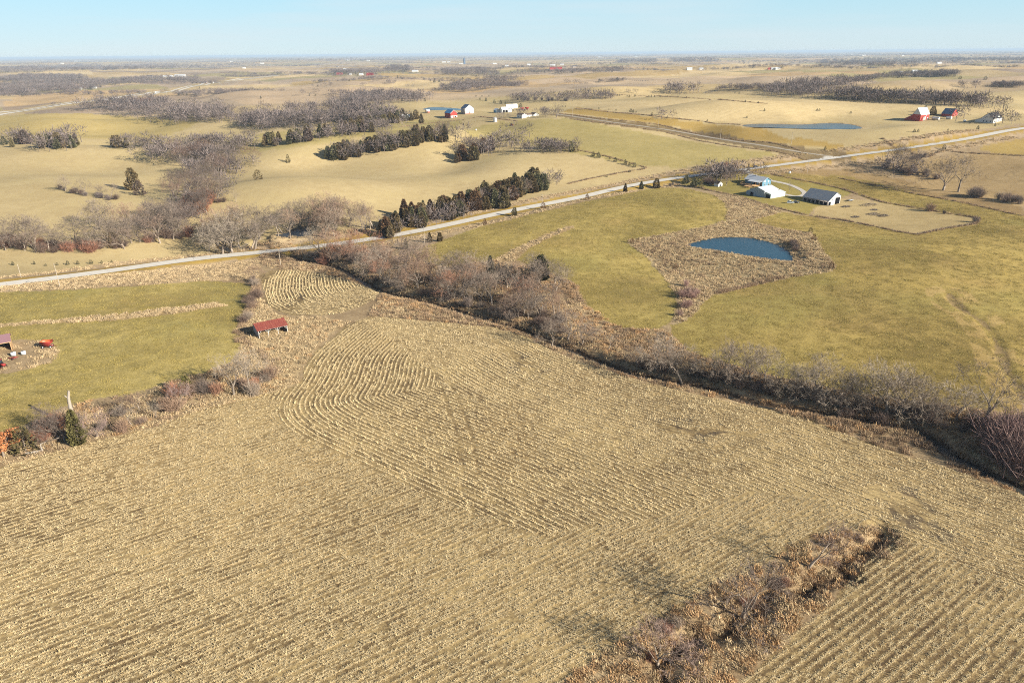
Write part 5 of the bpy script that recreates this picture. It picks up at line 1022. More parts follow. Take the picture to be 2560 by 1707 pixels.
R_DARK = plain('dark_shingle', (0.055, 0.055, 0.06), var=0.15); R_BROWN = plain('brown_shingle', (0.16, 0.115, 0.085), var=0.15); R_RUST = plain('rusted_red_roof', (0.25, 0.062, 0.048), rough=0.6, spec=0.3, var=0.18, scale=1.4, streak=((0.40, 0.15, 0.085), 0.8)); R_MAUVE = plain('faded_maroon_roof', (0.30, 0.17, 0.19), rough=0.6, var=0.08)
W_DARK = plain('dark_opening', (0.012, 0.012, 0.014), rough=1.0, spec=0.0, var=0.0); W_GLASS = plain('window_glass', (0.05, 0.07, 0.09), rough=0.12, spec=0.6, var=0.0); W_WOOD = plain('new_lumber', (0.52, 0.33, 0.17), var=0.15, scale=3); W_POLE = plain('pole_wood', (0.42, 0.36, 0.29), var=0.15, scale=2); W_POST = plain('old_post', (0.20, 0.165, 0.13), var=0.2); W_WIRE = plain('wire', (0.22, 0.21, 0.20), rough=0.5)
W_RUBBER = plain('tyre_rubber', (0.03, 0.03, 0.03)); W_CRED = plain('red_paint', (0.30, 0.035, 0.03), rough=0.4, spec=0.5); W_ORANGE = plain('orange_paint', (0.60, 0.13, 0.045), rough=0.45, spec=0.4); W_CWHITE = plain('white_paint', (0.80, 0.80, 0.80), rough=0.3, spec=0.5, var=0.02); W_CDARK = plain('dark_car_paint', (0.03, 0.035, 0.045), rough=0.25, spec=0.6, var=0.0); W_GALV = plain('galvanised', (0.60, 0.62, 0.63), rough=0.4, spec=0.5, metallic=0.3, var=0.08); W_CSILV = plain('pale_car_paint', (0.52, 0.57, 0.60), rough=0.3, spec=0.5, var=0.02)
W_MINT = plain('pale_mint_steel', (0.46, 0.56, 0.55), rough=0.5, var=0.05)
def box_mesh(name, a, b, mat):
    (x0, y0, z0), (x1, y1, z1) = a, b
    V = [(x, y, z) for z in (z0, z1) for y in (y0, y1) for x in (x0, x1)]
    return mesh_np(name, V, [(0, 2, 3, 1), (4, 5, 7, 6), (0, 1, 5, 4), (2, 6, 7, 3), (0, 4, 6, 2), (1, 3, 7, 5)], mat)
def bpart(parent, name, a, b, mat): return put(name, box_mesh(name, a, b, mat), parent)
def prism(name, pts, dirv, mat):
    """extrude a polygon (list of 3-D points) along dirv"""
    bm = bmesh.new(); v0 = [bm.verts.new(p) for p in pts]; v1 = [bm.verts.new(np.array(p) + np.array(dirv)) for p in pts]; n = len(pts)
    bm.faces.new(v0); bm.faces.new(v1[::-1])
    for i in range(n): bm.faces.new((v0[i], v1[i], v1[(i + 1) % n], v0[(i + 1) % n]))
    bmesh.ops.recalc_face_normals(bm, faces=bm.faces); me = bpy.data.meshes.new(name); bm.to_mesh(me); bm.free(); me.materials.append(mat); return me
def rod_mesh(name, a, b, r, mat, k=6, r1=None):
    m = MB(); m.tube(a, b, r, r if r1 is None else r1, k, 0.5); return mesh_np(name, np.array(m.V), np.array(m.F), mat)
ANG = R(33)
def corner(K, ang=ANG):
    q = ground_at([K])[0]; q[2] -= 0.05
    dR = np.array([math.cos(ang), math.sin(ang), 0]); dL = np.array([-math.sin(ang), math.cos(ang), 0]); d = np.linalg.norm(q - CAMP); dep = math.asin((CAM_Z - q[2]) / d)
    def length(dv, dx):
        p0 = project(q)[0]; lo, hi = 0.0, 120.0
        for _ in range(40):
            m = (lo + hi) / 2
            if abs(project(q + dv * m)[0] - p0) < dx: lo = m
            else: hi = m
        return lo
    return q, (lambda dx: length(dR, dx)), (lambda dx: length(dL, dx)), (lambda px: px * d / FOC / math.cos(dep))
def gable(name, label, cat, K, dxR, dxL, eave, ridge, along, wall, roof, frac=0.5, eave2=None, ang=ANG, ov=0.4, wallL=None, trim=None, lens=None):
    """K: near corner in the photo; R wall runs right along local x, L wall left along local y; along = direction of the ridge"""
    q, fR, fL, fh = corner(K, ang); A, B = lens if lens else (fR(dxR), fL(dxL)); e1 = fh(eave); rz = fh(ridge); e2 = fh(eave2) if eave2 is not None else e1
    t = empty(name, q, ang); tag(t, label, cat); z0 = -0.8; th = 0.14
    W = A if along == 'L' else B                                        # across the ridge; e1 is the eave nearest K
    prof = [(0, z0), (W, z0), (W, e2), (W * frac, rz), (0, e1)]
    if along == 'R': me = prism('wall', [(0, p, z) for p, z in prof], (A, 0, 0), wall)
    else: me = prism('wall', [(p, 0, z) for p, z in prof], (0, B, 0), wall)
    w = put('wall', me, t)
    s1 = (rz - e1) / (W * frac); s2 = (rz - e2) / (W * (1 - frac)); up = 0.03
    left = [(-ov, e1 - s1 * ov + up), (W * frac, rz + up), (W * frac, rz + up + th), (-ov, e1 - s1 * ov + up + th)]
    right = [(W + ov, e2 - s2 * ov + up), (W + ov, e2 - s2 * ov + up + th), (W * frac + 0.01, rz + up + th), (W * frac + 0.01, rz + up)]
    for pr in (left, right):
        if along == 'R': rm = prism('roof_slope', [(-ov, p, z) for p, z in pr], (A + 2 * ov, 0, 0), roof)
        else: rm = prism('roof_slope', [(p, -ov, z) for p, z in pr], (0, B + 2 * ov, 0), roof)
        put('roof', rm, t)
    if wallL is not None:                                               # L wall in a second colour; on grey barn and garage, painted shade
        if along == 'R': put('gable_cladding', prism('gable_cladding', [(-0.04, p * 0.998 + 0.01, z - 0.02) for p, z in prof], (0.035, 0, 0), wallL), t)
        else: put('side_clad_shade', box_mesh('side_clad_shade', (-0.04, 0.01, z0), (-0.004, B - 0.01, e1 - 0.05), wallL), t)
    return t, A, B, e1, rz
def opening(t, side, u0, u1, z0, z1, mat, name='door', frame=None, A=0):
    """a door or window on wall R (y=0) or L (x=0), set 4 cm proud"""
    if side == 'R': a, b = (u0, -0.06, z0), (u1, -0.002, z1)
    else: a, b = (-0.07, u0, z0), (-0.002 if frame is None else -0.002, u1, z1)
    o = bpart(t, name, a, b, mat)
    if frame is not None:
        k = 0.14
        for (ua, ub, za, zb) in ((u0 - k, u0, z0, z1 + k), (u1, u1 + k, z0, z1 + k), (u0, u1, z1, z1 + k)):
            if side == 'R': bpart(o, 'frame', (ua, -0.09, za), (ub, -0.003, zb), frame)
            else: bpart(o, 'frame', (-0.10, ua, za), (-0.003, ub, zb), frame)
    return o
# --- red roofed open shed on the left of the stubble
def red_shed():
    q, fR, fL, fh = corner((648, 846)); A, B = fR(72), 8.2; e1, rz, e2 = fh(18.5), fh(26), fh(18); fr = 0.62
    t = empty('open_shed', q, ANG); tag(t, 'open fronted shed with rusty red metal roof in tan grass', 'shed')
    Y = B * fr; gab = [(0, 0), (B, 0), (B, e2), (Y, rz), (0, e1)]
    for x in (0.0, A - 0.12): put('gable_wall', prism('gable_wall', [(x, p, z - 0.3) if z == 0 else (x, p, z) for p, z in gab], (0.12, 0, 0), W_GREYWOOD), t)
    bpart(t, 'back_wall', (0.12, B - 0.12, -0.3), (A - 0.12, B, e2 - 0.02), W_GREYWOOD)
    n = 14; w = (A + 0.8) / n
    for i in range(n):
        x0 = -0.4 + i * w; dz = 0.03 + 0.025 * (i % 2) + 0.02 * random.random(); s1 = (rz - e1) / Y; s2 = (rz - e2) / (B - Y)
        put('roof_sheet', prism('roof_sheet', [(x0, -0.5, e1 - 0.5 * s1 + dz), (x0, Y, rz + dz), (x0, Y, rz + dz + 0.05), (x0, -0.5, e1 - 0.5 * s1 + dz + 0.05)], (w - 0.03, 0, 0), R_RUST), t)
        put('roof_sheet', prism('roof_sheet', [(x0, Y + 0.01, rz + dz), (x0, B + 0.3, e2 - 0.3 * s2 + dz), (x0, B + 0.3, e2 - 0.3 * s2 + dz + 0.05), (x0, Y + 0.01, rz + dz + 0.05)], (w - 0.03, 0, 0), R_RUST), t)
    bpart(t, 'eave_beam', (-0.2, -0.12, e1 - 0.32), (A + 0.2, 0.02, e1 - 0.06), W_WHITE)
    for k in range(4):
        x = min(max(A * k / 3, 0.1), A - 0.1); po = put('post', rod_mesh('post', (x, -0.02, -0.3), (x, -0.02, e1 - 0.2), 0.09, W_WHITE), t)
        for s in (-1, 1):
            if 0 <= x + s * 1.1 <= A: put('brace', rod_mesh('brace', (x, -0.07, e1 - 1.5), (x + s * 1.15, -0.07, e1 - 0.25), 0.05, W_WHITE), po)
red_shed()
def left_shed():
    q = ground_at([(31, 876)])[0]; dR = np.array([math.cos(ANG), math.sin(ANG), 0]); A, B, e1, rz = 13.0, 7.5, 3.7, 4.9; o = q - dR * A; o[2] = q[2]
    t = empty('open_shed', o, ANG); tag(t, 'open shed with faded maroon roof cut off by the left edge', 'shed')
    for x in (0.0, A - 0.12): put('gable_wall', prism('gable_wall', [(x, 0, -0.3), (x, B, -0.3), (x, B, e1 - .3), (x, B * 0.7, rz), (x, 0, e1)], (0.12, 0, 0), W_WOOD), t)
    bpart(t, 'back_wall', (0.12, B - 0.12, -0.3), (A - 0.12, B, e1 - 0.35), W_GREYWOOD)
    put('roof', prism('roof', [(-0.4, -0.6, e1 - 0.1), (-0.4, B * 0.7, rz + 0.05), (-0.4, B * 0.7, rz + 0.18), (-0.4, -0.6, e1 + 0.03)], (A + 0.8, 0, 0), R_MAUVE), t)
    put('roof', prism('roof', [(-0.4, B * 0.7 + .01, rz + 0.05), (-0.4, B + 0.3, e1 - 0.25), (-0.4, B + 0.3, e1 - 0.12), (-0.4, B * 0.7 + .01, rz + 0.18)], (A + 0.8, 0, 0), R_MAUVE), t)
    bpart(t, 'eave_board', (-0.35, -0.63, e1 - 0.25), (A + 0.35, -0.605, e1 - 0.02), W_WOOD)
    for k in range(4): x = min(max(A * k / 3, 0.1), A - 0.1); put('post', rod_mesh('post', (x, -0.05, -0.3), (x, -0.05, e1 - 0.1), 0.1, W_WOOD), t)
left_shed()
def wheel(parent, x, y, r, wdt, hub=None, name='wheel'):
    w = put(name, rod_mesh('wheel', (x, y - wdt / 2, r), (x, y + wdt / 2, r), r, W_RUBBER, 14), parent)
    bm = bmesh.new(); bm.from_mesh(w.data); bmesh.ops.holes_fill(bm, edges=[e for e in bm.edges if len(e.link_faces) == 1]); bm.to_mesh(w.data); bm.free()
    if hub: 
        h = put('hub', rod_mesh('hub', (x, y - wdt / 2 - 0.02, r), (x, y + wdt / 2 + 0.02, r), r * 0.5, hub, 10), w)
        bm = bmesh.new(); bm.from_mesh(h.data); bmesh.ops.holes_fill(bm, edges=[e for e in bm.edges if len(e.link_faces) == 1]); bm.to_mesh(h.data); bm.free()
    return w
def hopper_wagon(px, ang, label, mat, mat_in, s=1.0):
    q = ground_at([px])[0]; t = empty('grain_wagon', q, ang, s); tag(t, label, 'wagon')
    # hopper: sloped box open at the top
    top = [(-2.0, -1.3, 2.7), (2.0, -1.3, 2.7), (2.0, 1.3, 2.7), (-2.0, 1.3, 2.7)]; mid = [(-2.0, -1.3, 2.0), (2.0, -1.3, 2.0), (2.0, 1.3, 2.0), (-2.0, 1.3, 2.0)]; bot = [(-0.6, -1.0, 0.8), (0.6, -1.0, 0.8), (0.6, -0.2, 0.8), (-0.6, -0.2, 0.8)]
    V = top + mid + bot; F = [(a + i, a + (i + 1) % 4, a + 4 + (i + 1) % 4, a + 4 + i) for a in (0, 4) for i in range(4)] + [(8, 9, 10, 11)]
    put('hopper', mesh_np('hopper', V, F[:-1] + [F[-1]], mat), t)
    V2 = [(x * 0.97, y * 0.97, z) for x, y, z in V]; put('hopper_lining', mesh_np('hopper_lining', V2, F, mat_in), t)
    for a, b in (((-2.05, -1.35, 2.62), (2.05, -1.27, 2.74)), ((-2.05, 1.27, 2.62), (2.05, 1.35, 2.74)), ((-2.05, -1.27, 2.62), (-1.97, 1.27, 2.74)), ((1.97, -1.27, 2.62), (2.05, 1.27, 2.74))): bpart(t, 'rim', a, b, mat)
    bpart(t, 'frame', (-1.9, -0.6, 0.55), (1.9, -0.45, 0.7), mat); bpart(t, 'frame', (-1.9, 0.45, 0.55), (1.9, 0.6, 0.7), mat); put('drawbar', rod_mesh('drawbar', (1.9, 0, 0.6), (3.4, 0, 0.45), 0.07, mat), t)
    for x in (-1.4, 1.4):
        for y in (-1.05, 1.05): wheel(t, x, y, 0.48, 0.26, W_CWHITE)
    for x in (-1.5, 1.5): put('strut', rod_mesh('strut', (x, -0.5, 0.65), (x, -1.2, 2.0), 0.05, mat), t); put('strut', rod_mesh('strut', (x, 0.5, 0.65), (x, 1.2, 2.0), 0.05, mat), t)
hopper_wagon((120, 868), R(10), 'orange gravity wagon standing in the left hay field', W_CRED, W_ORANGE, 0.95)
def tote(px, label, s=1.0):
    q = ground_at([px])[0]; t = empty('caged_tank', q, R(25), s); tag(t, label, 'tank'); bpart(t, 'pallet', (-0.6, -0.5, 0), (0.6, 0.5, 0.14), W_POST); bpart(t, 'tank', (-0.58, -0.48, 0.15), (0.58, 0.48, 1.12), W_CWHITE); put('cap', rod_mesh('cap', (0, 0, 1.12), (0, 0, 1.2), 0.12, W_CDARK, 10), t)
    for z in (0.3, 0.6, 0.9): bpart(t, 'cage_bar', (-0.62, -0.52, z), (0.62, 0.52, z + 0.03), W_GALV)
tote((35, 889), 'white caged tank in the left farm lot, left of two', 1.25); tote((60, 886), 'white caged tank in the left farm lot, right of two', 1.15)
def disc_plough(px, label):
    q = ground_at([px])[0]; t = empty('farm_implement', q, R(20)); tag(t, label, 'implement'); bpart(t, 'beam', (-1.6, -0.1, 0.55), (1.6, 0.1, 0.7), W_CRED); bpart(t, 'beam', (-1.2, -0.7, 0.5), (1.2, -0.55, 0.62), W_CRED); put('drawbar', rod_mesh('drawbar', (0, 0, 0.6), (0.3, -2.0, 0.4), 0.07, W_CRED), t)
    for k in range(6): put('disc', rod_mesh('disc', (-1.5 + 0.6 * k, -0.35, 0.3), (-1.45 + 0.6 * k, -0.30, 0.3), 0.3, W_POST, 10), t)
    for y in (-1.0, 1.0): wheel(t, 0.0, y, 0.35, 0.2)
disc_plough((34, 897), 'red disc implement beside the white tanks')
# --- the blue house and its outbuildings
t, A, B, e, rz = gable('farmhouse', 'blue farmhouse with white metal roof beside the driveway', 'house', (1905, 467), 21, 43, 11.7, 19.5, 'L', W_BLUE, R_WHITE, ov=0.7)
for u in (0.22, 0.62): opening(t, 'R', A * u, A * u + 1.2, 2.9, 4.1, W_CWHITE, 'window', W_WHITE)
opening(t, 'R', A * 0.25, A * 0.25 + 1.0, 0.7, 1.8, W_GLASS, 'window', W_WHITE); opening(t, 'R', A * 0.68, A * 0.68 + 1.1, 0.6, 1.8, W_GLASS, 'window', W_WHITE)
opening(t, 'L', B * 0.84, B * 0.84 + 1.2, 2.2, 3.3, W_GLASS, 'window', W_WHITE); opening(t, 'L', 0.6, 1.7, 0.6, 2.8, W_DARK, 'door', W_WOOD); opening(t, 'L', 2.4, 3.4, 1.0, 2.5, W_GLASS, 'window', W_WOOD); opening(t, 'L', 5.2, 8.2, 0.4, 2.7, W_DARK, 'door', W_WHITE)
put('porch_roof', prism('porch_roof', [(0.2, 0.2, e + 0.12), (-3.4, 0.2, e - 0.75), (-3.4, 0.2, e - 0.62), (0.2, 0.2, e + 0.25)], (0, B * 0.68, 0), R_WHITE), t)
for k in range(4): y = 0.4 + k * (B * 0.68 - 0.6) / 3; put('porch_post', rod_mesh('porch_post', (-3.2, y, -0.6), (-3.2, y, e - 0.72), 0.1, W_WOOD), t)
dk = bpart(t, 'deck', (-7.0, 1.5, 0.75), (-0.1, B * 0.95, 0.95), W_WOOD)
for k in range(12): put('railing_post', rod_mesh('railing_post', (-6.9, 1.6 + k * (B * 0.95 - 1.8) / 11, -0.6), (-6.9, 1.6 + k * (B * 0.95 - 1.8) / 11, 1.9), 0.06, W_WOOD), dk)
bpart(dk, 'handrail', (-6.98, 1.5, 1.82), (-6.82, B * 0.95, 1.94), W_WOOD); bpart(dk, 'handrail', (-6.82, B * 0.95 - 0.12, 1.82), (-0.1, B * 0.95, 1.94), W_WOOD); bpart(t, 'chimney', (A * 0.45, B * 0.6, rz - 0.5), (A * 0.45 + 0.7, B * 0.6 + 0.7, rz + 0.9), W_GREYWOOD)
for k in range(7): bpart(dk, 'joist', (-11.0, 3.0 + k * 0.9, 0.55), (-7.02, 3.12 + k * 0.9, 0.72), W_WOOD)
bpart(dk, 'joist', (-11.1, 2.9, 0.55), (-11.0, 8.8, 0.74), W_WOOD)
for k in (0, 3, 6): put('post', rod_mesh('post', (-10.9, 3.05 + k * 0.9, -0.6), (-10.9, 3.05 + k * 0.9, 0.55), 0.08, W_WOOD), dk)
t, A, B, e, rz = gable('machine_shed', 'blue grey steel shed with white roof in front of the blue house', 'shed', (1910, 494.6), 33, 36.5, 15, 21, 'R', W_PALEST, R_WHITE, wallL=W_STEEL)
opening(t, 'L', B + 0.3 - 3.6, B - 0.6, 0.2, 2.6, W_DARK, 'door')
an = put('annex', prism('annex', [(1.2, -4.6, -0.8), (1.2, -0.08, -0.8), (1.2, -0.08, e * 0.82), (1.2, -4.6, e * 0.62)], (A + 1.4, 0, 0), W_MINT), t); put('annex_roof', prism('annex_roof', [(0.9, -5.0, e * 0.60 + .1), (0.9, -0.02, e * 0.82 + .1), (0.9, -0.02, e * 0.82 + 0.22), (0.9, -5.0, e * 0.60 + 0.22)], (A + 2.0, 0, 0), R_WHITE), an)
bpart(an, 'bay_shade_panel', (1.12, -4.2, -0.2), (1.18, -0.6, e * 0.52), W_DARK)  # near-black panel: the bay's inner shade put into colour
for k in range(9): bpart(t, 'seam', (-0.075, 0.8 + k * (B - 1.6) / 8, -0.6), (-0.045, 0.86 + k * (B - 1.6) / 8, e - 0.3), W_STEEL)
lw = put('side_lean_to', prism('side_lean_to', [(0.3, B + 0.05, -0.8), (0.3, B + 3.2, -0.8), (0.3, B + 3.2, e * 0.62), (0.3, B + 0.05, e * 0.8)], (A * 0.8, 0, 0), W_STEEL), t); put('lean_to_roof', prism('lean_to_roof', [(0, B + 0.02, e * 0.8 + .06), (0, B + 3.5, e * 0.60 + .06), (0, B + 3.5, e * 0.60 + 0.16), (0, B + 0.02, e * 0.8 + 0.16)], (A * 0.8 + .6, 0, 0), R_WHITE), lw)
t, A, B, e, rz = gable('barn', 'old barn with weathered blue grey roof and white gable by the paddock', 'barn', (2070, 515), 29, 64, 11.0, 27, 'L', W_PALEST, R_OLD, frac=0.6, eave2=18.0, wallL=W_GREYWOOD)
opening(t, 'R', A * 0.55, A * 0.95, -0.3, e + 1.3, W_DARK, 'door', W_WHITE); opening(t, 'R', 0.2, A * 0.2, -0.3, e * 0.75, W_DARK, 'door'); opening(t, 'R', A * 0.24, A * 0.30, e * 0.9, e * 1.25, W_DARK, 'hatch')
for k in range(6): opening(t, 'L', 1.0 + k * B / 6.3, 1.0 + k * B / 6.3 + B / 8.5, -0.2, e * 0.72, W_DARK, 'bay_shade_panel')  # solid near-black panels stand in for the shade inside the bays
for k in range(7): bpart(t, 'pole', (-0.16, 0.5 + k * B / 6.4, -0.4), (-0.075, 0.75 + k * B / 6.4, e - 0.1), W_GREYWOOD)
t, A, B, e, rz = gable('garden_shed', 'small white garden shed below the slender trees', 'shed', (1795.6, 467.5), 10, 11, 7, 12, 'L', W_WHITE, R_BROWN, ov=0.25)
opening(t, 'R', A * 0.3, A * 0.62, -0.1, 1.6, W_DARK, 'door')
# --- right hand farm
t, A, B, e, rz = gable('barn', 'red barn with white metal roof, left of two on the right', 'barn', (2299, 304), 21.7, 20.5, 13.4, 26, 'R', W_RED, R_WHITE, ov=0.35)
opening(t, 'R', A * 0.35, A * 0.62, -0.1, e * 0.62, W_WHITE, 'door', W_WHITE); opening(t, 'R', A * 0.78, A * 0.9, 0.4, e * 0.5, W_WHITE, 'door'); opening(t, 'R', A * 0.1, A * 0.18, -0.1, e * 0.4, W_DARK, 'door'); opening(t, 'R', A * 0.6, A * 0.68, e * 0.75, e * 0.9, W_WHITE, 'window')
put('upper_gable', prism('upper_gable', [(-0.05, 0.3, e + 0.1), (-0.05, B - 0.3, e + 0.1), (-0.05, B / 2, rz - 0.1)], (0.045, 0, 0), W_PALEST), t)  # white upper gable, its shade put into a greyer, bluer tone
ln = put('lean_to', prism('lean_to', [(0.2, B + 0.05, -0.8), (0.2, B + 8.5, -0.8), (0.2, B + 8.5, e * 0.22), (0.2, B + 0.05, e * 0.9)], (A - 0.4, 0, 0), W_RED), t); put('lean_to_roof', prism('lean_to_roof', [(-0.2, B + 0.02, e * 0.9 + .1), (-0.2, B + 9.0, e * 0.17 + .1), (-0.2, B + 9.0, e * 0.17 + .24), (-0.2, B + 0.02, e * 0.9 + .24)], (A + 0.4, 0, 0), R_WHITE), ln)
t, A, B, e, rz = gable('barn', 'red barn with dark blue roof, right of two on the right', 'barn', (2378, 293), 15.3, 25.5, 6.0, 15.5, 'L', W_RED, R_DKBLUE, ov=0.4)
opening(t, 'R', A * 0.3, A * 0.45, 1.0, 2.2, W_DARK, 'window', W_WHITE); opening(t, 'R', A * 0.6, A * 0.7, 2.0, 3.0, W_DARK, 'window', W_WHITE)
for u in (0.0, 0.96): bpart(t, 'corner_trim', (A * u, -0.08, -0.4), (A * u + 0.3, -0.003, e), W_WHITE)
t, A, B, e, rz = gable('farmhouse', 'white farmhouse with dark roof at the right above the road', 'house', (2481, 309), 21.7, 30, 9.6, 19.0, 'R', W_WHITE, R_DARK, ov=0.4)
for k in range(4): opening(t, 'R', A * (0.12 + 0.22 * k), A * (0.12 + 0.22 * k) + 1.6, 0.9, 2.4, W_GLASS, 'window', W_WHITE)
for u in (0.15, 0.45, 0.72): opening(t, 'L', B * u, B * u + 1.1, 1.0, 2.4, W_GLASS, 'window', W_WHITE)
ln = put('wing', prism('wing', [(1.0, B + 0.02, -0.8), (1.0, B + 6.0, -0.8), (1.0, B + 6.0, e * 0.45), (1.0, B + 0.02, e * 0.95)], (A * 0.7, 0, 0), W_WHITE), t); put('wing_roof', prism('wing_roof', [(0.7, B + 0.02, e * 0.95 + .1), (0.7, B + 6.3, e * 0.42 + .1), (0.7, B + 6.3, e * 0.42 + .22), (0.7, B + 0.02, e * 0.95 + .22)], (A * 0.75, 0, 0), R_DARK), ln)
put('dormer', prism('dormer', [(A * 0.5, 0.4, e), (A * 0.5 + 4.5, 0.4, e), (A * 0.5 + 4.5, 0.4, e + 1.2), (A * 0.5 + 2.25, 0.4, e + 2.6), (A * 0.5, 0.4, e + 1.2)], (0, B * 0.42, 0), W_WHITE), t); bpart(t, 'porch', (A * 0.15, -2.4, -0.4), (A * 0.9, -0.1, 0.3), W_WHITE)
def round_tank(px, ang, L, r, label):
    q = ground_at([px])[0]; t = empty('storage_tank', q, ang); tag(t, label, 'tank'); m = MB(); m.tube((0, 0, r + 0.3), (0, L, r + 0.3), r, r, 16, 0.5); b = mesh_np('shell', np.array(m.V), np.array(m.F), W_GALV, True); put('shell', b, t)
    for y in (0, L):
        V = [(r * math.cos(6.283 * k / 16), y, r + 0.3 + r * math.sin(6.283 * k / 16)) for k in range(16)] + [(0, y + (-0.35 if y == 0 else 0.35) * r, r + 0.3)]
        put('end_cap', mesh_np('end_cap', V, [(k, (k + 1) % 16, 16) for k in range(16)], W_CWHITE, True), t)
    for y in (0.2 * L, 0.8 * L): bpart(t, 'saddle', (-r * 0.7, y - 0.15, -0.3), (r * 0.7, y + 0.15, r * 0.6), W_GREYWOOD)
round_tank((2347, 301), ANG, 7.0, 1.5, 'white ended storage tank beside the left red barn'); round_tank((2378, 299), ANG, 5.0, 1.3, 'white ended storage tank below the second red barn')
tote((2411, 305), 'small white tank in the yard left of the right hand house', 1.8)
# --- farm at the end of the gravel lane
t, A, B, e, rz = gable('barn', 'red barn with bright blue roof and white lower gable', 'barn', (1126.7, 296.5), 16.5, 14.5, 11.9, 18.7, 'L', W_RED, R_BLUE, ov=0.5)
bpart(t, 'white_base', (0.02, -0.06, -0.5), (A - 0.02, -0.004, e * 0.5), W_WHITE); bpart(t, 'door', (A * 0.66, -0.11, -0.2), (A * 0.86, -0.062, e * 0.42), W_DARK); bpart(t, 'door', (A * 0.4, -0.11, -0.2), (A * 0.6, -0.062, e * 0.45), W_RED)
for k in range(5): opening(t, 'L', 1.0 + k * B / 6, 2.0 + k * B / 6, e * 0.35, e * 0.55, W_DARK, 'window')
for s in (0, 1): put('gable_trim', prism('gable_trim', [(A / 2, -0.52, rz + .2), (A / 2 + (1 if s else -1) * (A / 2 + .5), -0.52, e - .15), (A / 2 + (1 if s else -1) * (A / 2 + .5), -0.52, e - .5), (A / 2, -0.52, rz - .2)], (0, 0.08, 0), W_WHITE), t)
t, A, B, e, rz = gable('barn', 'tall unpainted grey barn behind the red barn', 'barn', (1163.6, 286.5), 21, 10.6, 13.6, 21.5, 'L', plain('pale_old_boards', (0.60, 0.54, 0.50), var=0.12, scale=1.5), R_DKBLUE, wallL=W_GREYWOOD)  # L side gets darker boards: its shade put into the colour
bpart(t, 'plinth', (0.2, -0.07, -0.4), (A - 0.2, -0.004, 1.0), W_RED); opening(t, 'R', A * 0.4, A * 0.6, 1.1, e * 0.6, W_GREYWOOD, 'door')
t, A, B, e, rz = gable('shed', 'red shed with white roof hidden among the cedars', 'shed', (1009, 301), 22, 7, 5.8, 11.5, 'R', W_RED, R_WHITE, ov=0.5); opening(t, 'R', A * 0.05, A * 0.2, 0.3, e * 0.8, W_WHITE, 'door')
gable('shed', 'little pale shed between the pond and the red barn', 'shed', (1067, 282.5), 7.5, 2.5, 3.6, 7.0, 'R', W_RED, R_WHITE)
t, A, B, e, rz = gable('machine_shed', 'long white farm shop with two dark doors', 'shed', (1255, 282.5), 24.5, 5, 7.8, 12.5, 'R', W_WHITE, W_PALEST, lens=None)
for u in (0.06, 0.34): opening(t, 'R', A * u, A * (u + 0.24), -0.1, e * 0.78, W_DARK, 'door', W_WHITE)
gable('machine_shed', 'big white roofed shed behind the farm shop', 'shed', (1267, 274.5), 27, 3, 6.0, 11.5, 'R', W_WHITE, R_WHITE)
t, A, B, e, rz = gable('garage', 'small white garage left of the farm shop', 'garage', (1241, 282.7), 10, 7, 6, 9.5, 'L', W_WHITE, R_WHITE, wallL=W_BLUE)  # blue L side is white siding with its shade painted in
t, A, B, e, rz = gable('farmhouse', 'low white farmhouse with attached wings at the end of the gravel lane', 'house', (1305, 296.8), 12.5, 13, 8, 11.2, 'L', W_WHITE, R_BROWN)
for u in (0.25, 0.6): opening(t, 'L', B * u, B * u + 1.6, 0.8, 2.2, W_GLASS, 'window', W_WHITE)
put('wing', prism('wing', [(A + .02, 1.5, -0.8), (A + .02, 8.5, -0.8), (A + .02, 8.5, e * 0.9), (A + .02, 5.0, rz * 0.92), (A + .02, 1.5, e * 0.9)], (9.5, 0, 0), W_WHITE), t); put('wing_roof', prism('wing_roof', [(A + .05, 1.1, e * 0.9), (A + .05, 5.0, rz * 0.92 + .1), (A + .05, 5.0, rz * 0.92 + .25), (A + .05, 1.1, e * 0.9 + .15)], (9.4, 0, 0), R_BROWN), t)
put('end_wing', prism('end_wing', [(A + 9.6, 0.2, -0.8), (A + 18.0, 0.2, -0.8), (A + 18.0, 0.2, e * 0.9), (A + 13.8, 0.2, rz), (A + 9.6, 0.2, e * 0.9)], (0, 9.0, 0), W_WHITE), t)
put('end_wing_roof', prism('end_wing_roof', [(A + 9.2, -0.2, e * 0.85), (A + 13.8, -0.2, rz + .08), (A + 18.4, -0.2, e * 0.85), (A + 18.4, -0.2, e * 0.85 + .14), (A + 13.8, -0.2, rz + .24), (A + 9.2, -0.2, e * 0.85 + .14)], (0, 9.6, 0), R_BROWN), t)
for x in (A + 2, A + 6): bpart(t, 'window', (x, 1.43, 0.9), (x + 1.3, 1.497, 2.1), W_GLASS)
for x in (A + 10.6, A + 15.2): bpart(t, 'window', (x, 0.13, 0.9), (x + 1.3, 0.197, 2.1), W_GLASS)
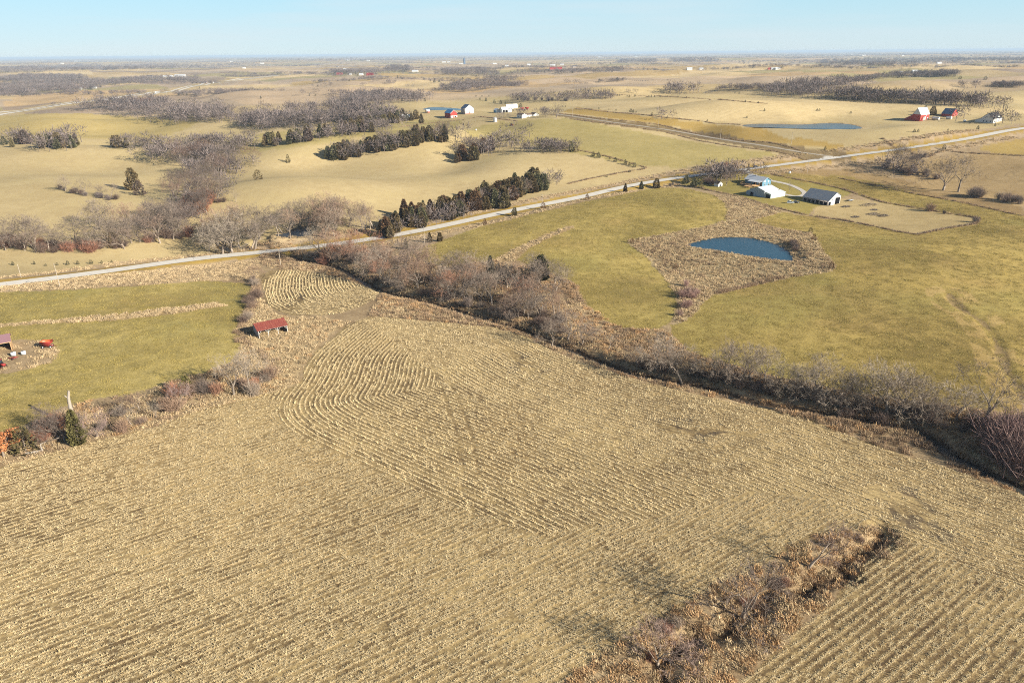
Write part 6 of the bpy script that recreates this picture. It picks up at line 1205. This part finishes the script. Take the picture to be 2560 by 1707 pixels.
def grain_bin(px, hpx, wpx, label, cat='grain bin', name='grain_bin', mat=W_GALV):
    q = ground_at([px])[0]; d = np.linalg.norm(q - CAMP) / FOC; r, h = wpx * d / 2, hpx * d; t = empty(name, q); tag(t, label, cat); m = MB()
    n = 5
    for k in range(n): m.tube((0, 0, -0.5 + (h + 0.5) * k / n), (0, 0, -0.5 + (h + 0.5) * (k + 1) / n), r * (1.0 if k % 2 else 1.012), r * (1.0 if k % 2 else 1.012), 20, 0.5)
    put('wall', mesh_np('bin_wall', np.array(m.V), np.array(m.F), mat, True), t); V = [(r * 1.05 * math.cos(6.283 * k / 20), r * 1.05 * math.sin(6.283 * k / 20), h) for k in range(20)] + [(0, 0, h + r * 0.5)]
    put('roof', mesh_np('bin_roof', V, [(k, (k + 1) % 20, 20) for k in range(20)], mat), t); put('cap', rod_mesh('cap', (0, 0, h + r * 0.45), (0, 0, h + r * 0.6), r * 0.16, mat, 10), t)
grain_bin((1238, 305), 8.5, 9, 'small galvanised grain bin below the white farmhouse')
grain_bin((1161, 161), 12, 5, 'dark blue upright silo on the skyline farm', 'silo', 'silo', R_DKBLUE)
# --- vehicles
def car(px, ang, label, paint, L=4.6, suv=False):
    q = ground_at([px])[0]; q[2] += 0.14; t = empty('car', q, ang); tag(t, label, 'car'); w = 1.8; zb, zt = (0.95, 1.7) if suv else (0.85, 1.42)
    body = [(-L / 2, 0.35), (L / 2, 0.35), (L / 2, 0.7), (L / 2 - 0.15, zb - 0.05), (L * 0.2, zb), (-L / 2 + 0.1, zb + 0.02), (-L / 2, 0.75)]
    put('body', prism('body', [(x, -w / 2, z) for x, z in body], (0, w, 0), paint), t)
    cab = [(L * 0.22, zb - 0.01), (L * 0.05, zt), (-L * (0.42 if suv else 0.25), zt), (-L * (0.48 if suv else 0.42), zb - 0.01)]
    c = put('cabin', prism('cabin', [(x, -w / 2 + 0.1, z) for x, z in cab], (0, w - 0.2, 0), W_GLASS), t)
    put('roof', box_mesh('roof', (-L * (0.42 if suv else 0.26), -w / 2 + 0.12, zt), (L * 0.06, w / 2 - 0.12, zt + 0.06), paint), t)
    for x in (-L * 0.31, L * 0.31):
        for y in (-w / 2 + 0.1, w / 2 - 0.1): wheel(t, x, y, 0.34, 0.24, W_GALV)
    for y in (-0.6, 0.6): bpart(t, 'headlight', (L / 2 - 0.01, y - 0.2, 0.55), (L / 2 + 0.03, y + 0.2, 0.72), W_CWHITE)
_i = int(np.argmin(np.hypot(*(ROAD_W - ground_at([(1891, 418)])[0][:2]).T))); _tv = ROAD_W[_i + 1] - ROAD_W[_i]; _ra = math.atan2(_tv[1], _tv[0])
car((1890, 419), _ra, 'dark car driving on the concrete road near the house', W_CDARK); car((1976, 509), R(-15), 'pale parked sport utility car left of the old barn', W_CSILV, 4.7, True); car((1990, 508), R(-15), 'second parked car in the shade of the old barn', W_CDARK)
def trailer(px, label):
    q = ground_at([px])[0]; t = empty('flatbed_trailer', q, R(30)); tag(t, label, 'trailer'); bpart(t, 'deck', (-2.6, -1.1, 0.7), (2.6, 1.1, 0.85), W_GALV); put('drawbar', rod_mesh('drawbar', (2.6, 0, 0.75), (3.9, 0, 0.5), 0.06, W_POST), t)
    for x in (-0.5, 0.5):
        for y in (-1.2, 1.2): wheel(t, x, y, 0.34, 0.2)
    for x in (-2.5, 2.5): bpart(t, 'end_rail', (x - 0.05, -1.1, 0.86), (x + 0.05, 1.1, 1.1), W_POST)
trailer((1638, 468), 'pale flatbed trailer by the road bank left of the spruces'); trailer((2125, 503), 'low trailer right of the old barn')
def semi(px, label, s, cab):
    q = ground_at([px])[0]; i = int(np.argmin(np.hypot(*(HIGHWAY_W - q[:2]).T))); i = min(max(i, 0), len(HIGHWAY_W) - 2); tv = HIGHWAY_W[i + 1] - HIGHWAY_W[i]; a = math.atan2(tv[1], tv[0]); nv = np.array([-tv[1], tv[0]]) / np.linalg.norm(tv)
    p = HIGHWAY_W[i] - nv * 11 * s; t = empty('semi_truck', (p[0], p[1], float(height(p[:1], p[1:])[0]) + 0.4), a if s > 0 else a + math.pi); tag(t, label, 'truck')
    bpart(t, 'trailer', (-9, -1.35, 1.1), (7, 1.35, 4.3), W_CWHITE); bpart(t, 'cab', (7.4, -1.25, 0.8), (10.2, 1.25, 3.7), cab); bpart(t, 'bonnet', (10.22, -1.0, 0.8), (11.6, 1.0, 2.1), cab); bpart(t, 'windscreen', (10.205, -1.1, 2.3), (10.24, 1.1, 3.3), W_GLASS); bpart(t, 'chassis', (-8.8, -0.9, 0.7), (7.4, 0.9, 1.05), W_POST)
    for x in (-7.8, -6.6, 6.6, 7.8, 10.8):
        for y in (-1.15, 1.15): wheel(t, x, y, 0.52, 0.4)
semi((257, 252), 'white semi truck, left of two close together on the highway', 1, W_CWHITE); semi((283, 249), 'white semi truck, right of two close together on the highway', 1, W_CWHITE); semi((397, 235), 'lone white semi truck midway along the highway', 1, W_CWHITE); semi((608, 203), 'white semi truck farthest along the highway', 1, W_CWHITE); semi((594, 204), 'red cabbed semi truck far along the highway', -1, W_CRED)
def tractor(px, label):
    q = ground_at([px])[0]; t = empty('tractor', q, R(-20)); tag(t, label, 'tractor'); bpart(t, 'bonnet', (0.3, -0.45, 0.9), (2.2, 0.45, 1.6), W_CRED); bpart(t, 'cab', (-1.0, -0.75, 1.0), (0.28, 0.75, 2.7), W_CDARK); bpart(t, 'cab_roof', (-1.1, -0.85, 2.71), (0.38, 0.85, 2.85), W_CRED)
    for y in (-0.95, 0.95): wheel(t, -0.7, y, 0.85, 0.45, W_CRED); wheel(t, 1.6, y * 0.85, 0.5, 0.3, W_CRED)
    bpart(t, 'mower', (-3.2, -1.2, 0.3), (-1.5, 1.2, 0.8), W_CDARK)
tractor((1279, 315), 'red tractor with dark mower below the white farmhouse'); tractor((3, 918), 'red tractor cut off by the left edge')
for p, s in (((1305, 276), 'red farm wagon, left of two behind the farmhouse'), ((1317, 275), 'red farm wagon, right of two behind the farmhouse')): hopper_wagon(p, R(5), s, W_CRED, W_CRED, 1.5)
def bale(px, label):
    q = ground_at([px])[0]; m = MB(); m.tube((-0.8, 0, 0.85), (0.8, 0, 0.85), 0.9, 0.9, 16, 0.5); me = mesh_np('wrapped_bale', np.array(m.V), np.array(m.F), W_CWHITE); bm = bmesh.new(); bm.from_mesh(me); bmesh.ops.holes_fill(bm, edges=[e for e in bm.edges if len(e.link_faces) == 1]); bmesh.ops.bevel(bm, geom=[e for e in bm.edges if len(e.link_faces) == 2 and e.calc_face_angle(0) > 1.2], offset=0.15, segments=2, affect='EDGES'); bm.to_mesh(me); bm.free()
    o = put('wrapped_bale', me); o.location = q; o.rotation_euler = (0, 0, R(50)); tag(o, label, 'bale')
bale((1974, 434), 'white wrapped bale beside the road bank above the house'); bale((1190, 327), 'white wrapped bale on the pasture below the grey barn')
# --- distant farmsteads
far_b = [(449, 193, 24, 'w'), (427, 194, 8, 'w'), (412, 194, 8, 'w'), (374, 194, 11, 'd'), (234, 222, 9, 'w'), (201, 224, 4, 'w'), (848, 188, 14, 'r'), (876, 188, 5, 'w'), (902, 189, 9, 'w'), (924, 189, 15, 'r'), (1037, 181, 14, 'w'), (843, 169, 5, 'd'), (862, 175, 6, 'w'), (1153, 161, 9, 'w'), (1237, 161, 9, 'w'), (1267, 167, 8, 'w'), (1390, 174, 30, 'r'), (1382, 166, 12, 'w'), (1405, 164, 8, 'w'), (1322, 164, 8, 'w'), (1724, 176, 12, 'w'), (1754, 175, 9, 'w'), (1436, 169, 7, 'd'), (1925, 175, 8, 'r'), (1933, 175, 8, 'w'), (1945, 175, 11, 'w'), (2252, 185, 6, 'w'), (2289, 183, 12, 'w'), (2349, 160, 9, 'w'), (2258, 140.5, 5, 'w'), (2543, 138, 14, 'w'), (2160, 140, 10, 'w'), (2300, 182, 6, 'd'), (1110, 157, 9, 'w'), (1122, 157, 7, 'w'), (655, 160, 8, 'w'), (920, 153, 7, 'w'), (870, 152, 6, 'w'), (1500, 144, 7, 'w'), (1590, 143, 7, 'w'), (2010, 134, 9, 'w'), (2130, 137, 8, 'w'), (760, 143, 6, 'w'), (190, 154, 8, 'w'), (200, 152, 6, 'w'), (155, 160, 6, 'w'), (610, 172, 6, 'w'), (578, 155, 6, 'w'), (1790, 151, 5, 'w'), (980, 144, 5, 'w')]
nm = {'w': ('white farm building', 'white'), 'r': ('red roofed long barn', 'red'), 'd': ('dark farm shed', 'dark')}; cnt = {'w': 0, 'r': 0, 'd': 0}
def far_house(x, y, w, c):
    q = ground_at([(x, y)])[0]; d = np.linalg.norm(q - CAMP) / FOC; L = max(8.0, min(w * d, 60)) ; B = min(L * 0.6, 13.0); e = min(4.0 + 0.4 * w * d * 0.1, 6.5); rz = e + B * 0.33; t = empty('farm_building', q, R(random.choice((-4, 3, 6, -8))))
    wall, roof = {'w': (W_WHITE, R_WHITE), 'r': (W_RED, W_CRED), 'd': (W_GREYWOOD, R_DARK)}[c]
    put('wall', prism('wall', [(-L / 2, p, z) for p, z in ((0, -4), (B, -4), (B, e), (B / 2, rz), (0, e))], (L, 0, 0), wall), t)
    put('roof', prism('roof', [(-L / 2 - .3, -0.4, e - .2), (-L / 2 - .3, B / 2, rz + .05), (-L / 2 - .3, B + .4, e - .2), (-L / 2 - .3, B + .4, e), (-L / 2 - .3, B / 2, rz + .25), (-L / 2 - .3, -0.4, e)], (L + .6, 0, 0), roof), t)
    tag(t, {'w': 'small white building of a distant farmstead', 'r': 'long red roofed building of a distant farmstead', 'd': 'small dark shed of a distant farmstead'}[c], 'building', {'w': 'distant white farm buildings', 'r': 'distant red farm buildings', 'd': 'distant dark farm sheds'}[c])
for b in far_b: far_house(*b)
# ------------------------------------------------------------------ utility poles, fences, cattle
def pole(px, hpx, label, group):
    q = ground_at([px]); h = float(np.clip(px_height(q, np.array([float(hpx)]))[0], 7, 14)); q = q[0]; t = empty('utility_pole', q, R(124)); tag(t, label, 'pole', group)
    put('shaft', rod_mesh('shaft', (0, 0, -0.5), (0, 0, h), 0.17, W_POLE, 8, 0.11), t); ca = bpart(t, 'crossarm', (-0.9, -0.06, h - 0.7), (0.9, 0.06, h - 0.56), W_POLE)
    for x in (-0.75, 0.0, 0.75): put('insulator', rod_mesh('insulator', (x, 0, h - 0.56), (x, 0, h - 0.36), 0.05, W_GALV), ca)
for (p, h, s) in (((150, 717), 49, 'leftmost tall pole on the near side of the road'), ((53, 694), 24, 'short pole beyond the road at far left'), ((702, 664), 38, 'utility pole beside the track above the small stubble patch'), ((1062, 615), 47, 'utility pole at the left tip of the hay field'), ((1355, 520), 33, 'utility pole beside the rusty cedar bush'), ((1634, 458), 18, 'utility pole behind the brownish cedar'), ((1803, 452), 34, 'utility pole among the slender trees'), ((2018, 432), 30, 'utility pole above the driveway'), ((2214, 416), 41, 'leaning tall pole right of the junction')): pole(p, h, s, None)
for i, p in enumerate([(1431, 292, 18), (1517, 303, 16), (1645, 320, 16), (1801, 342, 22), (1977, 368, 26)]): pole(p[:2], p[2], 'utility pole along the gravel lane, ' + ('first', 'second', 'third', 'fourth', 'fifth')[i] + ' from the farmhouse', 'poles along the gravel lane')
POSTM = {}
def fence(key, label, every, h=1.25):
    L = resample(FENCE_W[key], every); t = empty('fence', (L[0, 0], L[0, 1], 0)); tag(t, label, 'fence'); z = height(L[:, 0], L[:, 1])
    if 'post' not in POSTM: POSTM['post'] = rod_mesh('fence_post', (0, 0, -0.3), (0, 0, h), 0.09, W_POST, 6)
    for (x, y), zz in list(zip(L, z))[:140]:
        o = put('post', POSTM['post'], t); o.location = (x - L[0, 0], y - L[0, 1], zz); o.rotation_euler = (gt.normal(0, .05), gt.normal(0, .05), 0)
    for hh in (0.4, 0.75, 1.1):
        m = MB()
        for k in range(len(L) - 1): m.tube((L[k, 0] - L[0, 0], L[k, 1] - L[0, 1], z[k] + hh), (L[k + 1, 0] - L[0, 0], L[k + 1, 1] - L[0, 1], z[k + 1] + hh), 0.012, 0.012, 3, 0.5)
        put('wire', mesh_np('fence_wire', np.array(m.V), np.array(m.F), W_WIRE), t)
for k, s, ev in (('yard_n', 'wire fence on the uphill side of the blue house yard', 5), ('yard_s', 'wire fence between the blue house yard and the hay fields', 5), ('yard_e', 'short wire fence closing the right end of the paddock', 4), ('gravel_n', 'fence along the upper side of the gravel lane', 8), ('gravel_s', 'fence along the lower side of the gravel lane', 8), ('past_a', 'wire fence with small cedars dropping to the road', 6), ('past_b', 'fence between the golden strip and the far stubble', 9), ('past_c', 'fence along the top of the far stubble field', 10), ('rfar', 'fence across the field at the right edge', 8), ('farm_w', 'fence below the red barn farm', 8)): fence(k, s, ev)
def cow_mesh():
    m = MB(); m.tube((-0.8, 0, 1.0), (0.7, 0, 1.05), 0.38, 0.34, 8, 0.5); m.tube((0.65, 0, 1.1), (1.05, 0, 1.35), 0.22, 0.16, 6, 0.5); m.tube((1.0, 0, 1.4), (1.45, 0, 1.15), 0.16, 0.09, 6, 0.5)
    for x in (-0.65, 0.55):
        for y in (-0.2, 0.2): m.tube((x, y, 0.9), (x + 0.03, y, 0), 0.11, 0.06, 5, 0.5)
    m.tube((-0.8, 0, 1.25), (-1.0, 0, 0.5), 0.05, 0.02, 4, 0.5); me = mesh_np('cow', np.array(m.V), np.array(m.F), plain('cow_hide', (0.05, 0.04, 0.035)), True)
    bm = bmesh.new(); bm.from_mesh(me); bmesh.ops.holes_fill(bm, edges=[e for e in bm.edges if len(e.link_faces) == 1]); bm.to_mesh(me); bm.free(); return me
_cow = cow_mesh()
for x, y in [(1582, 203), (1587, 203.4), (1592, 203), (1597, 203.6), (1602, 203), (1606, 203.8), (1610, 203.2), (1614, 203.6), (1618, 203), (1622, 202.4), (1630, 201.8), (1634, 202), (1668, 201.5), (1672, 201.6), (1406, 268), (1414, 268)]:
    o = put('cow', _cow); o.location = ground_at([(x, y)])[0]; o.rotation_euler = (0, 0, gt.uniform(0, 6.28)); o.scale = (1.4,) * 3; tag(o, 'dark grazing cow on the distant pasture', 'cow', 'cattle on the distant pasture')
def brush_pile(px, label, r):
    q = ground_at([px])[0]; g = gt; m = MB()
    for k in range(160):
        a = g.uniform(0, 6.28); rr = r * math.sqrt(g.uniform(0, 1)); p = np.array([math.cos(a) * rr * 1.8, math.sin(a) * rr, g.uniform(0, 1) * (1 - rr / r) * r * 0.55]); d = g.normal(size=3) * np.array([1, 1, .35]); d /= np.linalg.norm(d); m.tube(p - d * 0.9, p + d * 0.9, 0.07, 0.03, 3, float(g.uniform(0, 1)))
    o = put('brush_pile', m.mesh('brush_pile', M_BARK)); o.location = q; o.rotation_euler = (0, 0, R(20)); tag(o, label, 'brush pile')
brush_pile((2172, 513), 'long earth and brush heap at the top of the paddock', 4.0); brush_pile((2185, 536), 'dark brush pile in the middle of the paddock', 3.2); brush_pile((2208, 540), 'brush pile at the right of the paddock middle', 2.6); brush_pile((2138, 543), 'small brush pile low in the paddock', 1.8); brush_pile((2186, 525), 'small stump pile between the paddock heaps', 1.4); brush_pile((2115, 517), 'scrap pile right of the old barn gable', 2.0)
# ------------------------------------------------------------------ air
def haze():
    hx = 80000.0; z0, z1 = -60.0, CAM_Z + 8
    V = [(x, y, z) for z in (z0, z1) for y in (-hx, hx) for x in (-hx, hx)]
    F = [(0, 2, 3, 1), (4, 5, 7, 6), (0, 1, 5, 4), (2, 6, 7, 3), (0, 4, 6, 2), (1, 3, 7, 5)]
    m = bpy.data.materials.new('haze_air'); m.use_nodes = True; n = m.node_tree.nodes; l = m.node_tree.links; n.clear()
    o = n.new('ShaderNodeOutputMaterial'); v = n.new('ShaderNodeVolumePrincipled')
    v.inputs['Color'].default_value = (0.62, 0.80, 1.0, 1); v.inputs['Density'].default_value = 6e-5; v.inputs['Anisotropy'].default_value = 0.0
    l.new(v.outputs['Volume'], o.inputs['Volume'])
    tag(put('haze', mesh_np('haze', V, F, m)), 'thin pale blue haze over the distant fields', None, kind='stuff')
haze()
